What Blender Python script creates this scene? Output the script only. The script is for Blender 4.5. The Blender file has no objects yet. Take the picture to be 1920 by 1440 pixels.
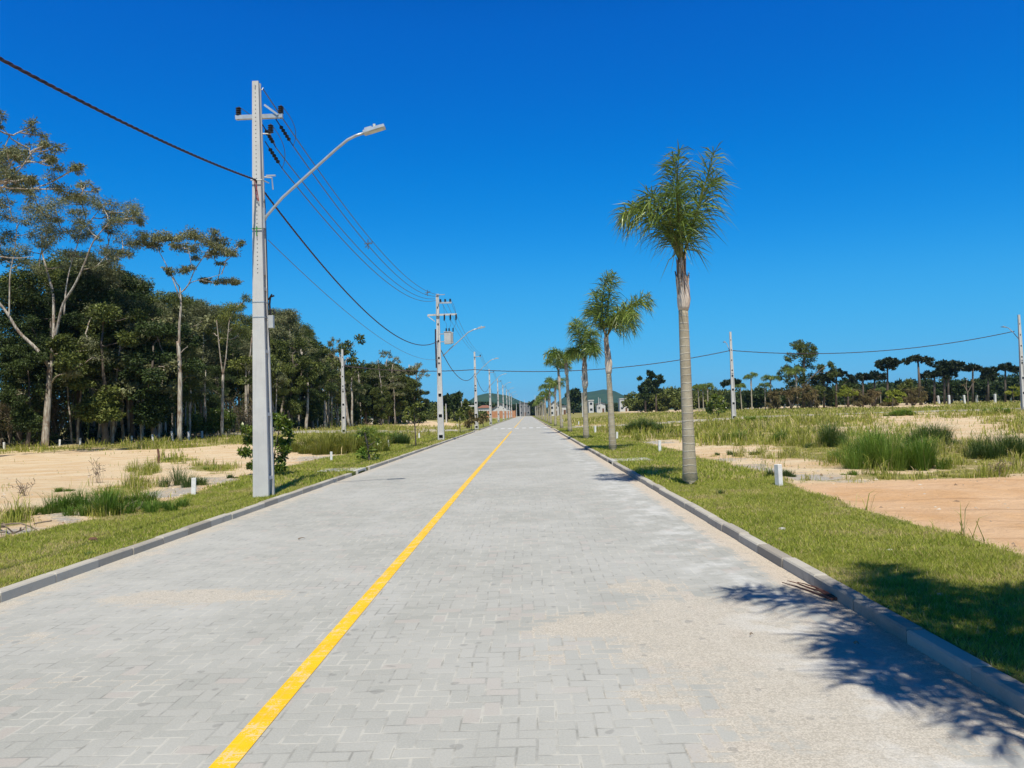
import bpy, math, random
import numpy as np
from mathutils import Vector, Matrix
rs = np.random.RandomState(7); random.seed(7)
S = bpy.context.scene
C = S.collection
# ------------------------------------------------------------------ camera
F_PX, H_CAM = 1440.0, 1.62
VPX, VPY, ROLL = 988, 775, math.radians(1.8)
def _basis():
    d = np.array([VPX-960, -(VPY-720), -F_PX]); d /= np.linalg.norm(d)
    u = np.array([-math.sin(ROLL), math.cos(ROLL), 0.]); u -= u.dot(d)*d; u /= np.linalg.norm(u)
    return np.stack([np.cross(d, u), d, u], axis=1)
CM = _basis()
cam_d = bpy.data.cameras.new('camera'); cam = bpy.data.objects.new('camera', cam_d); C.objects.link(cam)
cam_d.sensor_width = 36; cam_d.lens = 36*F_PX/1920; cam_d.clip_end = 20000; cam_d.clip_start = .05
mw = Matrix([list(r) for r in CM.T]).to_4x4(); mw.translation = (0, 0, H_CAM); cam.matrix_world = mw
S.camera = cam
def proj(P):
    P = np.asarray(P, float) - np.array([0, 0, H_CAM]); c = P @ CM.T
    z = np.minimum(c[..., 2], -1e-3)
    return 960 - F_PX*c[..., 0]/z, 720 + F_PX*c[..., 1]/z
def ray(px, py): return CM.T @ np.array([(px-960)/F_PX, -(py-720)/F_PX, -1.])
def atY(px, py, Y):
    r = ray(px, py); return r*(Y/r[1]) + [0, 0, H_CAM]
# ------------------------------------------------------------------ light
SUN_DIR = Vector((0.40, -3.55, 6.0)).normalized()
elev = math.asin(SUN_DIR.z)
W = bpy.data.worlds.new("World"); S.world = W; W.use_nodes = True
wn = W.node_tree; wn.nodes.clear()
sky = wn.nodes.new('ShaderNodeTexSky'); sky.sky_type = 'NISHITA'; sky.sun_disc = False
sky.sun_elevation = elev; sky.sun_rotation = math.atan2(SUN_DIR.x, SUN_DIR.y)
sky.air_density = 1.0; sky.dust_density = 0; sky.ozone_density = 6; sky.altitude = 0
def vmath(op, src, k):
    n_ = wn.nodes.new('ShaderNodeVectorMath'); n_.operation = op; wn.links.new(src, n_.inputs[0]); n_.inputs['Scale'].default_value = k; return n_.outputs[0]
cv = wn.nodes.new('ShaderNodeRGBCurve')     # camera-like colour response of the clear sky, applied to the sky texture
for ch, pts in enumerate((((0, 0), (.10, .0), (.19, .004), (.32, .040), (.65, .115), (1, .20)), ((0, 0), (.18, .100), (.34, .225), (.55, .375), (.85, .475), (1, .52)), ((0, 0), (.10, .22), (.38, .50), (.60, .68), (.80, .79), (1, .82)))):
    c_ = cv.mapping.curves[ch]; c_.points[0].location = pts[0]; c_.points[1].location = pts[-1]
    for q in pts[1:-1]: c_.points.new(*q)
cv.mapping.update()
bg = wn.nodes.new('ShaderNodeBackground'); bg.inputs[1].default_value = .12
wo = wn.nodes.new('ShaderNodeOutputWorld')
wn.links.new(vmath('SCALE', sky.outputs[0], .12), cv.inputs['Color']); 
tcw = wn.nodes.new('ShaderNodeTexCoord'); sxw = wn.nodes.new('ShaderNodeSeparateXYZ'); mrw = wn.nodes.new('ShaderNodeMapRange')   # overhead sky dimmed by an added factor, to cut the ambient fill
mrw.interpolation_type = 'SMOOTHSTEP'
for k_, v_ in ((1, .44), (2, .72), (3, 1/.12), (4, .14/.12)): mrw.inputs[k_].default_value = v_
wn.links.new(tcw.outputs['Generated'], sxw.inputs[0]); wn.links.new(sxw.outputs[2], mrw.inputs[0])
dk = wn.nodes.new('ShaderNodeVectorMath'); dk.operation = 'SCALE'; wn.links.new(cv.outputs[0], dk.inputs[0]); wn.links.new(mrw.outputs[0], dk.inputs['Scale']); wn.links.new(dk.outputs[0], bg.inputs[0]); wn.links.new(bg.outputs[0], wo.inputs[0])
sl = bpy.data.lights.new('sun', 'SUN'); sl.energy = 5.0; sl.angle = math.radians(.53); sl.color = (1, .945, .82)
so = bpy.data.objects.new('sun', sl); C.objects.link(so); so.rotation_euler = (-SUN_DIR).to_track_quat('-Z', 'Y').to_euler()
vs = S.view_settings; S.display_settings.display_device = 'sRGB'
vs.view_transform = 'Standard'; vs.look = 'None'; vs.gamma = 1; vs.exposure = 0.12
S.cycles.max_bounces = 6; S.cycles.diffuse_bounces = 3; S.cycles.transparent_max_bounces = 4; S.cycles.transmission_bounces = 3
# ------------------------------------------------------------------ noise / terrain
def _hash(i, j, s):
    v = np.sin(i*127.1 + j*311.7 + s*74.7)*43758.5453; return v - np.floor(v)
def vnoise(x, y, s=0):
    i, j = np.floor(x), np.floor(y); u, v = x-i, y-j; u = u*u*(3-2*u); v = v*v*(3-2*v)
    a, b, c, d = _hash(i, j, s), _hash(i+1, j, s), _hash(i, j+1, s), _hash(i+1, j+1, s)
    return (a*(1-u)+b*u)*(1-v)+(c*(1-u)+d*u)*v
def fbm(x, y, s=0, o=4):
    t, a, n = 0, .5, 0
    for k in range(o): t = t + a*vnoise(x*2**k, y*2**k, s+k*3.1); n += a; a *= .5
    return t/n
def sst(a, b, x):
    t = np.clip((x-a)/(b-a), 0, 1); return t*t*(3-2*t)
XL, XR = -4.98, 2.50          # road edges
KW = .13                      # kerb width
YC0, YC1 = 73.5, 80.5         # cross street
ROAD_END = 430.
def rise(x, y):
    xr = sst(7, 26, x)*(sst(20, 80, y)*.50 + sst(80, 160, y)*.30)
    xl = sst(9, 24, -x)*sst(50, 84, y)*.42
    return xr + xl
def terrain(x, y):
    x = np.asarray(x, float); y = np.asarray(y, float)
    out = sst(0, .8, np.maximum(x-XR, XL-x)-KW-1.2)
    z = .085 + rise(x, y) + out*((fbm(x*.35, y*.35, 3)-.5)*.16 + (fbm(x*1.7, y*1.7, 9)-.5)*.05)*sst(200, 60, np.hypot(x, y))
    z = np.where((y > YC0) & (y < YC1), np.minimum(z, rise(x, y)-.03), z)
    z = np.where((x > XL-KW*.5) & (x < XR+KW*.5) & (y < ROAD_END), -.12, z)
    return z
def H(x, y): return float(terrain(x, y))
def gp(px, py):
    """ground point seen at a photo pixel"""
    r = ray(px, py); z = .085
    for _ in range(30):
        t = (z-H_CAM)/min(r[2], -1e-4); t = min(t, 1500); z = .6*z + .4*H(r[0]*t, r[1]*t)
    return Vector((r[0]*t, r[1]*t, H(r[0]*t, r[1]*t)))
# ------------------------------------------------------------------ ground cover (fixed on the ground)
def ell(px, py, cx, cy, rx, ry, soft=.5):
    d = np.hypot((px-cx)/rx, (py-cy)/ry); return 1-sst(1-soft, 1+soft, d)
SAND = [(130, 885, 360, 26, 1), (250, 860, 330, 17, 1), (470, 850, 130, 16, 1), (60, 930, 150, 26, .9), (560, 868, 90, 13, .9), (600, 840, 60, 14, .6),
        (440, 897, 110, 14, .8), (330, 922, 60, 14, .7), (120, 978, 75, 14, .8), (30, 1000, 80, 16, .8), (610, 862, 60, 9, .9), (730, 797, 150, 4.5, .85),
        (1340, 846, 110, 11, .85), (1400, 872, 150, 12, .7), (1230, 836, 90, 6, .8), (1260, 776, 90, 4, .9), (1600, 768, 170, 4, .95), (1700, 764, 40, 4, .9),
        (1740, 800, 150, 16, .6), (1830, 820, 110, 20, .55), (1560, 812, 90, 10, .35), (1500, 888, 70, 8, .8), (1650, 880, 120, 9, .6),
        (1085, 797, 60, 3, .4)]
GREEN = [(332, 862, 38, 5, .9), (268, 884, 34, 6, .7), (400, 879, 50, 10, .75), (90, 862, 40, 3, .2), (170, 915, 70, 10, .3), (1440, 856, 90, 9, .5), (1200, 862, 40, 5, .2)]
GRAV = [(352, 922, 55, 14), (300, 930, 40, 6), (430, 903, 65, 9), (135, 975, 40, 10), (35, 1001, 45, 11), (600, 862, 60, 7), (1520, 893, 90, 11), (1400, 880, 70, 9),
        (1225, 829, 50, 5), (1330, 862, 90, 5), (1600, 902, 60, 7), (820, 806, 60, 2)]
def lawn_half(x, y):
    """width of the mown verge, measured outwards from the kerb"""
    wob = (fbm(y*.45, x*0, 21)-.5)*.8+(fbm(y*2.2, x*0, 24)-.5)*.35
    r = np.interp(y, [0, 5, 8, 11, 14, 17, 30, 60], [2.1, 2.15, 2.1, 2.1, 2.35, 2.6, 2.7, 2.7])
    l = np.interp(y, [0, 8, 12, 16, 22, 60], [2.4, 2.3, 2.2, 2.3, 2.6, 2.6])
    return np.where(x > 0, (x-XR-KW) - (r+wob*.6), (XL-KW-x) - (l+wob))
def cover(x, y):
    """grass, gravel, orange sand, lawn 0..1"""
    z = np.full_like(x, .1); px, py = proj(np.stack([x, y, z], -1)); vis = (y > 1.5)
    px = px + (fbm(x*.9, y*.9, 31)-.5)*60*np.clip(14/np.maximum(y, 4), .2, 2); py = py + (fbm(x*.8, y*.8, 37)-.5)*26*np.clip(16/np.maximum(y, 4), .1, 1.5)
    g = .78 + (fbm(x*.4, y*.4, 5)-.5)*1.5*(1-.6*sst(60, 120, y))
    for cx, cy, rx, ry, v in SAND: g = g*(1-v*ell(px, py, cx, cy, rx, ry)*vis)
    for cx, cy, rx, ry, v in GREEN: g = np.maximum(g, v*ell(px, py, cx, cy, rx, ry)*vis)
    bare = sst(-.1, .25, lawn_half(x, y))*(x > 0)*sst(15.8, 14.3, y+.0*x)*(y > -40)
    g = g*(1-bare)
    gr = np.zeros_like(x)
    for cx, cy, rx, ry in GRAV: gr = np.maximum(gr, .85*ell(px, py, cx, cy, rx, ry, .95)*vis)
    gr = gr*(1-bare*.9); g = g*(1-.75*gr)
    lawn = (1-sst(-.12, .12, lawn_half(x, y)))*(y < YC0)*(np.abs(x) < 30)
    lawn2 = (1-sst(-.3, .3, lawn_half(x, y)))*(y > YC1)*(y < ROAD_END)
    lw = np.maximum(lawn, lawn2)
    g = np.maximum(g, lw); gr = gr*(1-lw)
    return g, gr, bare, lw
# ------------------------------------------------------------------ mesh helpers
class MB:
    def __init__(s): s.V = []; s.F4 = []; s.F3 = []; s.R = []; s.n = 0
    def add(s, V, F4=None, F3=None, R=None):
        V = np.asarray(V, float).reshape(-1, 3)
        if F4 is not None and len(F4): s.F4.append(np.asarray(F4, int).reshape(-1, 4)+s.n)
        if F3 is not None and len(F3): s.F3.append(np.asarray(F3, int).reshape(-1, 3)+s.n)
        s.V.append(V); s.R.append(np.full(len(V), .5) if R is None else np.asarray(R, float)); s.n += len(V)
    def frustum(s, a, b):
        """a, b = (x0,x1,y0,y1,z) rectangles"""
        v = []
        for x0, x1, y0, y1, z in (a, b): v += [(x0, y0, z), (x1, y0, z), (x1, y1, z), (x0, y1, z)]
        s.add(v, [(3, 2, 1, 0), (4, 5, 6, 7), (0, 1, 5, 4), (1, 2, 6, 5), (2, 3, 7, 6), (3, 0, 4, 7)]); return s
    def box(s, c, d, rz=0, R=None, tilt=None):
        x, y, z = d[0]/2, d[1]/2, d[2]/2
        v = np.array([(-x, -y, -z), (x, -y, -z), (x, y, -z), (-x, y, -z), (-x, -y, z), (x, -y, z), (x, y, z), (-x, y, z)])
        if rz or tilt:
            m = Matrix.Rotation(rz, 3, 'Z')
            if tilt: m = m @ Matrix.Rotation(tilt[0], 3, 'X') @ Matrix.Rotation(tilt[1], 3, 'Y')
            v = v @ np.array(m).T
        s.add(v+np.array(c), [(3, 2, 1, 0), (4, 5, 6, 7), (0, 1, 5, 4), (1, 2, 6, 5), (2, 3, 7, 6), (3, 0, 4, 7)], R=None if R is None else [R]*8); return s
    def cbox(s, c, d, b=.012, rz=0, R=None):
        """box with chamfered top edges"""
        x, y, z = d[0]/2, d[1]/2, d[2]/2
        v = np.array([(-x, -y, -z), (x, -y, -z), (x, y, -z), (-x, y, -z), (-x, -y, z-b), (x, -y, z-b), (x, y, z-b), (-x, y, z-b),
                      (-x+b, -y+b, z), (x-b, -y+b, z), (x-b, y-b, z), (-x+b, y-b, z)])
        if rz: v = v @ np.array(Matrix.Rotation(rz, 3, 'Z')).T
        f = [(3, 2, 1, 0), (8, 9, 10, 11)]
        for o in (0, 4): f += [(o+0, o+1, o+5, o+4), (o+1, o+2, o+6, o+5), (o+2, o+3, o+7, o+6), (o+3, o+0, o+4, o+7)]
        s.add(v+np.array(c), f, R=None if R is None else [R]*12); return s
    def tube(s, P, r, n=6, cap=True, R=None):
        P = np.asarray(P, float); m = len(P); r = np.broadcast_to(np.asarray(r, float), (m,))
        T = np.gradient(P, axis=0); T /= np.linalg.norm(T, axis=1)[:, None]+1e-9
        ref = np.array([0, 0, 1.]) if abs(T[:, 2]).mean() < .8 else np.array([1., 0, 0])
        A = np.cross(T, ref); A /= np.linalg.norm(A, axis=1)[:, None]+1e-9; B = np.cross(T, A)
        th = np.arange(n)*2*math.pi/n
        V = P[:, None, :] + r[:, None, None]*(np.cos(th)[None, :, None]*A[:, None, :]+np.sin(th)[None, :, None]*B[:, None, :])
        i = np.arange(m-1)[:, None]*n; j = np.arange(n)[None, :]; k = (j+1) % n
        F = np.stack([i+j, i+k, i+n+k, i+n+j], -1).reshape(-1, 4)
        V = V.reshape(-1, 3); F3 = []
        if cap:
            V = np.vstack([V, P[0], P[-1]])
            for q in range(n): F3 += [(m*n, (q+1) % n, q), (m*n+1, (m-1)*n+q, (m-1)*n+(q+1) % n)]
        s.add(V, F, F3, R=None if R is None else [R]*len(V)); return s
    def build(s, name, mat, parent=None, loc=None, smooth=False, mesh_only=False):
        me = bpy.data.meshes.new(name); V = np.vstack(s.V)
        F4 = np.vstack(s.F4) if s.F4 else np.zeros((0, 4), int); F3 = np.vstack(s.F3) if s.F3 else np.zeros((0, 3), int)
        me.vertices.add(len(V)); me.vertices.foreach_set('co', V.astype(np.float32).ravel())
        nl = F4.size+F3.size; me.loops.add(nl); me.loops.foreach_set('vertex_index', np.concatenate([F4.ravel(), F3.ravel()]).astype(np.int32))
        npoly = len(F4)+len(F3); me.polygons.add(npoly)
        st = np.concatenate([np.arange(len(F4))*4, len(F4)*4+np.arange(len(F3))*3]).astype(np.int32)
        me.polygons.foreach_set('loop_start', st)
        me.polygons.foreach_set('loop_total', np.concatenate([np.full(len(F4), 4), np.full(len(F3), 3)]).astype(np.int32))
        me.polygons.foreach_set('use_smooth', np.full(npoly, bool(smooth)))
        a = me.attributes.new('rnd', 'FLOAT', 'POINT'); a.data.foreach_set('value', np.concatenate(s.R).astype(np.float32))
        me.update(calc_edges=True); me.validate()
        me.materials.append(mat)
        if mesh_only: return me
        return obj(name, me, parent, loc)
def obj(name, me, parent=None, loc=None):
    o = bpy.data.objects.new(name, me); C.objects.link(o)
    if parent is not None: o.parent = parent
    if loc is not None: o.location = loc
    return o
def tag(o, label=None, cat=None, group=None, kind=None):
    for k, v in (('label', label), ('category', cat), ('group', group), ('kind', kind)):
        if v: o[k] = v
    return o
def root(name, loc, label, cat, group=None, rz=0):
    o = bpy.data.objects.new(name, None); C.objects.link(o); o.location = loc; o.rotation_euler.z = rz; o.empty_display_size = .2
    return tag(o, label, cat, group)
def dup(t, loc, rz=0, sc=(1, 1, 1), label=None, tilt=(0, 0)):
    def cp(o, par):
        c = o.copy(); C.objects.link(c); c.parent = par
        for ch in [q for q in KIDS.get(o.name, [])]: cp(ch, c)
        return c
    if t.name not in KIDS:
        KIDS[t.name] = list(t.children)
        for ch in t.children: KIDS[ch.name] = list(ch.children)
    r = cp(t, None); r.location = loc; r.rotation_euler = (tilt[0], tilt[1], rz); r.scale = sc
    if label: r['label'] = label
    return r
KIDS = {}
ORD = ['first', 'second', 'third', 'fourth', 'fifth', 'sixth', 'seventh', 'eighth', 'ninth', 'tenth', 'eleventh', 'twelfth', 'thirteenth', 'fourteenth',
       'fifteenth', 'sixteenth', 'seventeenth', 'eighteenth', 'nineteenth', 'twentieth', 'twenty-first', 'twenty-second', 'twenty-third']
# ------------------------------------------------------------------ materials
class NT:
    def __init__(s, name):
        s.m = bpy.data.materials.new(name); s.m.use_nodes = True; s.t = s.m.node_tree; s.t.nodes.clear()
        s.out = s.t.nodes.new('ShaderNodeOutputMaterial')
    def n(s, ty, ins=None, **kw):
        nd = s.t.nodes.new('ShaderNode'+ty)
        for k, v in kw.items(): setattr(nd, k, v)
        for k, v in (ins or {}).items():
            if isinstance(v, bpy.types.NodeSocket): s.t.links.new(v, nd.inputs[k])
            else: nd.inputs[k].default_value = v
        return nd
    def math(s, op, a, b=0., c=0.):
        return s.n('Math', {0: a, 1: b, 2: c}, operation=op).outputs[0]
    def mix(s, f, a, b, bt='MIX'):
        nd = s.t.nodes.new('ShaderNodeMix'); nd.data_type = 'RGBA'; nd.blend_type = bt
        for k, v in ((0, f), (6, a), (7, b)):
            if isinstance(v, bpy.types.NodeSocket): s.t.links.new(v, nd.inputs[k])
            else: nd.inputs[k].default_value = v if k == 0 else (*v, 1)
        return nd.outputs[2]
    def noise(s, vec, scale, detail=4, rough=.55):
        return s.n('TexNoise', {'Vector': vec, 'Scale': scale, 'Detail': detail, 'Roughness': rough}).outputs['Fac']
    def ss(s, x, a, b, lo=0., hi=1.):
        return s.n('MapRange', {0: x, 1: a, 2: b, 3: lo, 4: hi}, interpolation_type='SMOOTHSTEP').outputs[0]
    def pos(s): return s.n('NewGeometry').outputs['Position']
    def obj(s): return s.n('TexCoord').outputs['Object']
    def attr(s, a): return s.n('Attribute', attribute_name=a).outputs['Fac']
    def bsdf(s, col, rough=.8, bump=None, bs=.3, bd=.01, metal=0., spec=.3):
        ins = {'Base Color': col if isinstance(col, bpy.types.NodeSocket) else (*col, 1), 'Roughness': rough, 'Metallic': metal, 'Specular IOR Level': spec}
        if bump is not None: ins['Normal'] = s.n('Bump', {'Height': bump, 'Strength': bs, 'Distance': bd}).outputs[0]
        b = s.n('BsdfPrincipled', ins); s.t.links.new(b.outputs[0], s.out.inputs[0]); return b
def foliage(name, c0, c1, c2=None, trans=.3, rough=.55, spec=.25):
    t = NT(name); r = t.attr('rnd'); col = t.mix(t.ss(r, 0, 1), c0, c1)
    if c2: col = t.mix(t.ss(r, .9, .97), col, c2)
    oi = t.n('ObjectInfo').outputs['Random']
    col = t.n('HueSaturation', {'Color': col, 'Value': t.math('MULTIPLY_ADD', oi, .45, .78), 'Hue': t.math('MULTIPLY_ADD', oi, -.022, .511), 'Saturation': 1.0}).outputs[0]
    b = t.bsdf(col, rough, spec=spec); tr = t.n('BsdfTranslucent', {'Color': t.mix(.5, col, (.5, .6, .12), 'SOFT_LIGHT')})
    mx = t.n('MixShader', {0: trans, 1: b.outputs[0], 2: tr.outputs[0]}); t.t.links.new(mx.outputs[0], t.out.inputs[0]); return t.m
def plain(name, c0, c1=None, rough=.8, sc=3., bump=0, metal=0, spec=.3, det=5):
    t = NT(name); p = t.obj(); f = t.noise(p, sc, det, .6)
    b = t.noise(p, sc*12, 4) if bump else None
    col = t.mix(t.ss(f, .3, .7), c0, c1 or tuple(q*.8 for q in c0)); t.bsdf(col, rough, b, bump, .01, metal, spec); return t.m
def herring(t, w=.1):
    """distance to joint and a value per brick, on world xy"""
    sx = t.n('SeparateXYZ', {0: t.pos()})
    u = t.math('DIVIDE', sx.outputs[0], w); v = t.math('DIVIDE', sx.outputs[1], w)
    nz = t.n('TexNoise', {'Vector': t.pos(), 'Scale': 1.3, 'Detail': 2.}); nv = t.n('SeparateXYZ', {0: nz.outputs['Color']})
    u = t.math('ADD', u, t.math('MULTIPLY_ADD', nv.outputs[0], .5, -.25)); v = t.math('ADD', v, t.math('MULTIPLY_ADD', nv.outputs[1], .5, -.25))
    i = t.math('FLOOR', u); j = t.math('FLOOR', v); fu = t.math('SUBTRACT', u, i); fv = t.math('SUBTRACT', v, j)
    k = t.math('FLOORED_MODULO', t.math('SUBTRACT', i, j), 4.)
    def eq(q): return t.math('COMPARE', k, float(q), .1)
    k0, k1, k2, k3 = eq(0), eq(1), eq(2), eq(3)
    A = t.math
    d = A('MINIMUM', A('MINIMUM', A('ADD', fu, k1), A('ADD', A('SUBTRACT', 1., fu), k0)), A('MINIMUM', A('ADD', fv, k2), A('ADD', A('SUBTRACT', 1., fv), k3)))
    cid = t.n('CombineXYZ', {0: A('SUBTRACT', i, k1), 1: A('SUBTRACT', j, k2), 2: A('ADD', k2, k3)})
    wn_ = t.n('TexWhiteNoise', {'Vector': cid.outputs[0]}, noise_dimensions='3D')
    return d, wn_.outputs['Value'], sx
PATCH = [(1.35, 5.6, 1.0, 1.5, 1.), (.6, 5.9, .8, .5, .95), (1.6, 4.2, .8, 1.0, 1.), (.75, 4.4, .35, .28, .8), (1.9, 8.8, .35, .6, .55), (-3.15, 7.2, 1.1, .42, .95), (-4.1, 5.9, .8, .35, .6),
         (-3.0, 4.9, .9, .25, .5), (-3.6, 4.4, .5, .2, .6), (.9, 11.5, .7, .35, .35), (1.0, 7.1, .55, .45, .8), (.15, 5.2, .3, .3, .6), (1.1, 3.5, .5, .4, .9)]
def paver_color(t):
    d, rid, sx = herring(t); p = t.pos(); A = t.math
    x, y = sx.outputs[0], sx.outputs[1]
    big = t.noise(p, .35, 3); med = t.noise(p, 2.2, 5, .65); fine = t.noise(p, 90, 3, .7); wide = t.noise(p, 6., 4, .6)
    base = t.mix(rid, (.332, .338, .325), (.400, .400, .386))
    base = t.mix(A('MULTIPLY', A('GREATER_THAN', rid, .93), .6), base, (.42, .37, .35))
    base = t.mix(t.ss(big, .35, .65), base, t.mix(.5, base, (.50, .50, .50)))
    base = t.mix(A('MULTIPLY', t.ss(fine, .35, .75), .35), base, (.58, .57, .55)); base = t.mix(A('MULTIPLY', t.ss(fine, .42, .2), .4), base, (.24, .24, .24))
    base = t.mix(A('MULTIPLY', t.ss(med, .5, .75), .25), base, (.50, .50, .49))
    streak = t.n('TexNoise', {'Vector': t.n('Mapping', {'Vector': p, 'Scale': (1.1, .16, 1.)}).outputs[0], 'Scale': 1.6, 'Detail': 4.}).outputs['Fac']
    base = t.mix(A('MULTIPLY', t.ss(streak, .55, .72), .3), base, (.56, .56, .57))
    base = t.mix(A('MULTIPLY', A('MULTIPLY', t.ss(x, -1.2, -3.2, 0., 1.), t.ss(x, -1.3, -1.9)), 0.0), base, (.3, .3, .31))
    jl = t.ss(A('ADD', d, A('MULTIPLY_ADD', fine, .10, -.05)), .11, .05)
    jcol = t.mix(t.ss(med, .4, .6), (.34, .34, .33), (.54, .53, .50))
    dark = A('MULTIPLY', t.ss(d, .055, .02), t.ss(wide, .5, .62))
    col = t.mix(A('MULTIPLY', jl, t.ss(wide, .35, .6, .35, 1.)), base, jcol); col = t.mix(A('MULTIPLY', dark, .45), col, (.19, .19, .18))
    # washed sand lying over the blocks
    m = 0.
    for cx, cy, rx, ry, s_ in PATCH:
        dd = A('SQRT', A('ADD', A('POWER', A('MULTIPLY', A('SUBTRACT', x, cx), 1/rx), 2.), A('POWER', A('MULTIPLY', A('SUBTRACT', y, cy), 1/ry), 2.)))
        e = A('MULTIPLY', t.ss(dd, 1.5, .3), s_); m = e if isinstance(m, float) else A('MAXIMUM', m, e)
    edge = A('MAXIMUM', A('MULTIPLY', t.ss(x, XR-.55, XR-.1), .95), A('MULTIPLY', t.ss(x, XL+.7, XL+.05), .8)); m = A('MAXIMUM', m, edge)
    nn = A('ADD', A('MULTIPLY', med, .9), A('ADD', A('MULTIPLY', wide, .5), A('MULTIPLY', t.noise(p, 25, 3, .7), .4)))
    sm = t.ss(A('ADD', A('MULTIPLY', m, 1.), A('ADD', nn, A('ADD', A('MULTIPLY', jl, .22), A('MULTIPLY_ADD', rid, .26, -.13)))), 1.43, 1.74)
    grain = t.n('TexVoronoi', {'Vector': p, 'Scale': 130.}).outputs['Color']; grain = t.n('SeparateXYZ', {0: grain}).outputs[0]
    scol = t.mix(t.ss(grain, .0, 1.), (.40, .355, .30), (.65, .59, .52)); scol = t.mix(A('MULTIPLY', edge, t.ss(x, 1.5, 2.3)), scol, t.mix(t.ss(grain, .3, .7), (.50, .41, .33), (.70, .60, .50)))
    col = t.mix(A('MULTIPLY', sm, .72), col, scol)
    # white cement haze near the right kerb
    wh = A('MULTIPLY', A('MULTIPLY', t.ss(x, 1.2, 1.9), t.ss(x, 2.4, 1.95)), t.ss(med, .45, .65)); col = t.mix(A('MULTIPLY', wh, .5), col, (.66, .67, .69))
    spots = A('MULTIPLY', t.ss(t.noise(p, 9, 1, 0.), .76, .8), .4); col = t.mix(spots, col, (.2, .2, .2))
    hgt = A('ADD', A('MULTIPLY', t.ss(d, .0, .1), .7), A('ADD', A('MULTIPLY', fine, .25), A('MULTIPLY', grain, A('MULTIPLY', sm, .3))))
    col = t.mix(1., col, (.93, .925, .885), 'MULTIPLY')
    return col, hgt, d, med, fine, wide
t = NT('block_paving'); col, hgt, *_ = paver_color(t); t.bsdf(col, .85, hgt, .35, .006); M_PAVE = t.m
t = NT('yellow_paint'); col, hgt, d, med, fine, wide = paver_color(t)
wear = t.math('MAXIMUM', t.ss(t.math('ADD', fine, t.math('MULTIPLY', wide, .9)), 1.0, 1.15), t.math('MULTIPLY', t.ss(d, .12, .03), t.ss(wide, .46, .6, .1, .8)))
ycol = t.mix(t.ss(med, .3, .7), (.80, .46, .004), (.85, .53, .008)); t.bsdf(t.mix(t.math('MULTIPLY', wear, .75), ycol, (.62, .56, .40)), .6, hgt, .3, .006); M_YEL = t.m
t = NT('white_paint'); col, hgt, d, med, fine, wide = paver_color(t); t.bsdf(t.mix(t.ss(fine, .3, .8, .75, .4), col, (.75, .75, .74)), .6); M_WHT = t.m
# ground
t = NT('ground_soil'); p = t.pos(); A = t.math
gA, grA, bA, lA = t.attr('grass'), t.attr('gravel'), t.attr('bare'), t.attr('lawn')
n1, n2, n3, n4 = t.noise(p, .6, 5), t.noise(p, 4., 5, .65), t.noise(p, 28., 4, .7), t.noise(p, 150, 2, .8)
sand = t.mix(t.ss(n1, .35, .65), (.60, .42, .24), (.67, .53, .35))
strk = t.n('TexNoise', {'Vector': t.n('Mapping', {'Vector': p, 'Scale': (.12, 1.3, 1.)}).outputs[0], 'Scale': 1.5, 'Detail': 5.}).outputs['Fac']
sand = t.mix(A('MULTIPLY', t.ss(strk, .48, .62), .6), sand, (.69, .58, .41))
bare = t.mix(t.ss(n1, .35, .7), (.68, .45, .27), (.60, .35, .17)); bare = t.mix(A('MULTIPLY', t.ss(strk, .56, .70), .8), bare, (.33, .17, .08))
sand = t.mix(bA, sand, bare); sand = t.mix(A('MULTIPLY', t.ss(n2, .55, .75), .35), sand, (.45, .31, .19)); sand = t.mix(A('MULTIPLY', t.ss(n4, .45, .7), .3), sand, (.70, .58, .44))
sand = t.mix(A('MULTIPLY', t.ss(n3, .63, .70), .6), sand, (.30, .21, .12))
grv = t.mix(t.ss(n4, .35, .65), (.26, .24, .215), (.58, .55, .50)); grv = t.mix(A('MULTIPLY', t.ss(n3, .45, .6), .6), grv, (.36, .32, .26))
sand = t.mix(t.ss(A('ADD', grA, A('ADD', A('MULTIPLY_ADD', n3, .9, -.45), A('MULTIPLY_ADD', n2, 1.3, -.65))), .38, .75), sand, grv)
wild = t.mix(t.ss(n2, .35, .65), (.15, .17, .035), (.33, .28, .11)); wild = t.mix(A('MULTIPLY', t.ss(n1, .45, .65), .7), wild, (.40, .32, .16))
law = t.mix(t.ss(n2, .3, .7), (.17, .20, .035), (.27, .26, .08)); law = t.mix(A('MULTIPLY', t.ss(n3, .55, .7), .6), law, (.20, .15, .08))
gcol = t.mix(lA, wild, law)
gm = t.ss(A('ADD', gA, A('ADD', A('MULTIPLY_ADD', n2, .8, -.4), A('MULTIPLY_ADD', n3, .5, -.25))), .42, .62)
t.bsdf(t.mix(gm, sand, gcol), .95, A('ADD', A('MULTIPLY', n2, 4.), A('ADD', n3, A('MULTIPLY', n4, .4))), .8, .03, spec=.1); M_GND = t.m
t = NT('kerb_concrete'); p = t.pos(); r = t.attr('rnd'); n = t.noise(p, 3, 6, .7); n_ = t.noise(p, 40, 4, .7)
c = t.mix(r, (.31, .28, .235), (.48, .45, .39)); c = t.mix(t.math('MULTIPLY', t.ss(n, .5, .7), .5), c, (.24, .22, .19)); c = t.mix(t.math('MULTIPLY', t.ss(n_, .5, .8), .4), c, (.52, .5, .47))
t.bsdf(c, .9, n_, .4, .006); M_KERB = t.m
t = NT('pole_concrete'); p = t.obj(); n = t.noise(p, 1.2, 5, .7); n_ = t.noise(p, 30, 4, .7)
drip = t.n('TexNoise', {'Vector': t.n('Mapping', {'Vector': p, 'Scale': (9., 9., .5)}).outputs[0], 'Scale': 2.5, 'Detail': 3.}).outputs['Fac']
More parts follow.
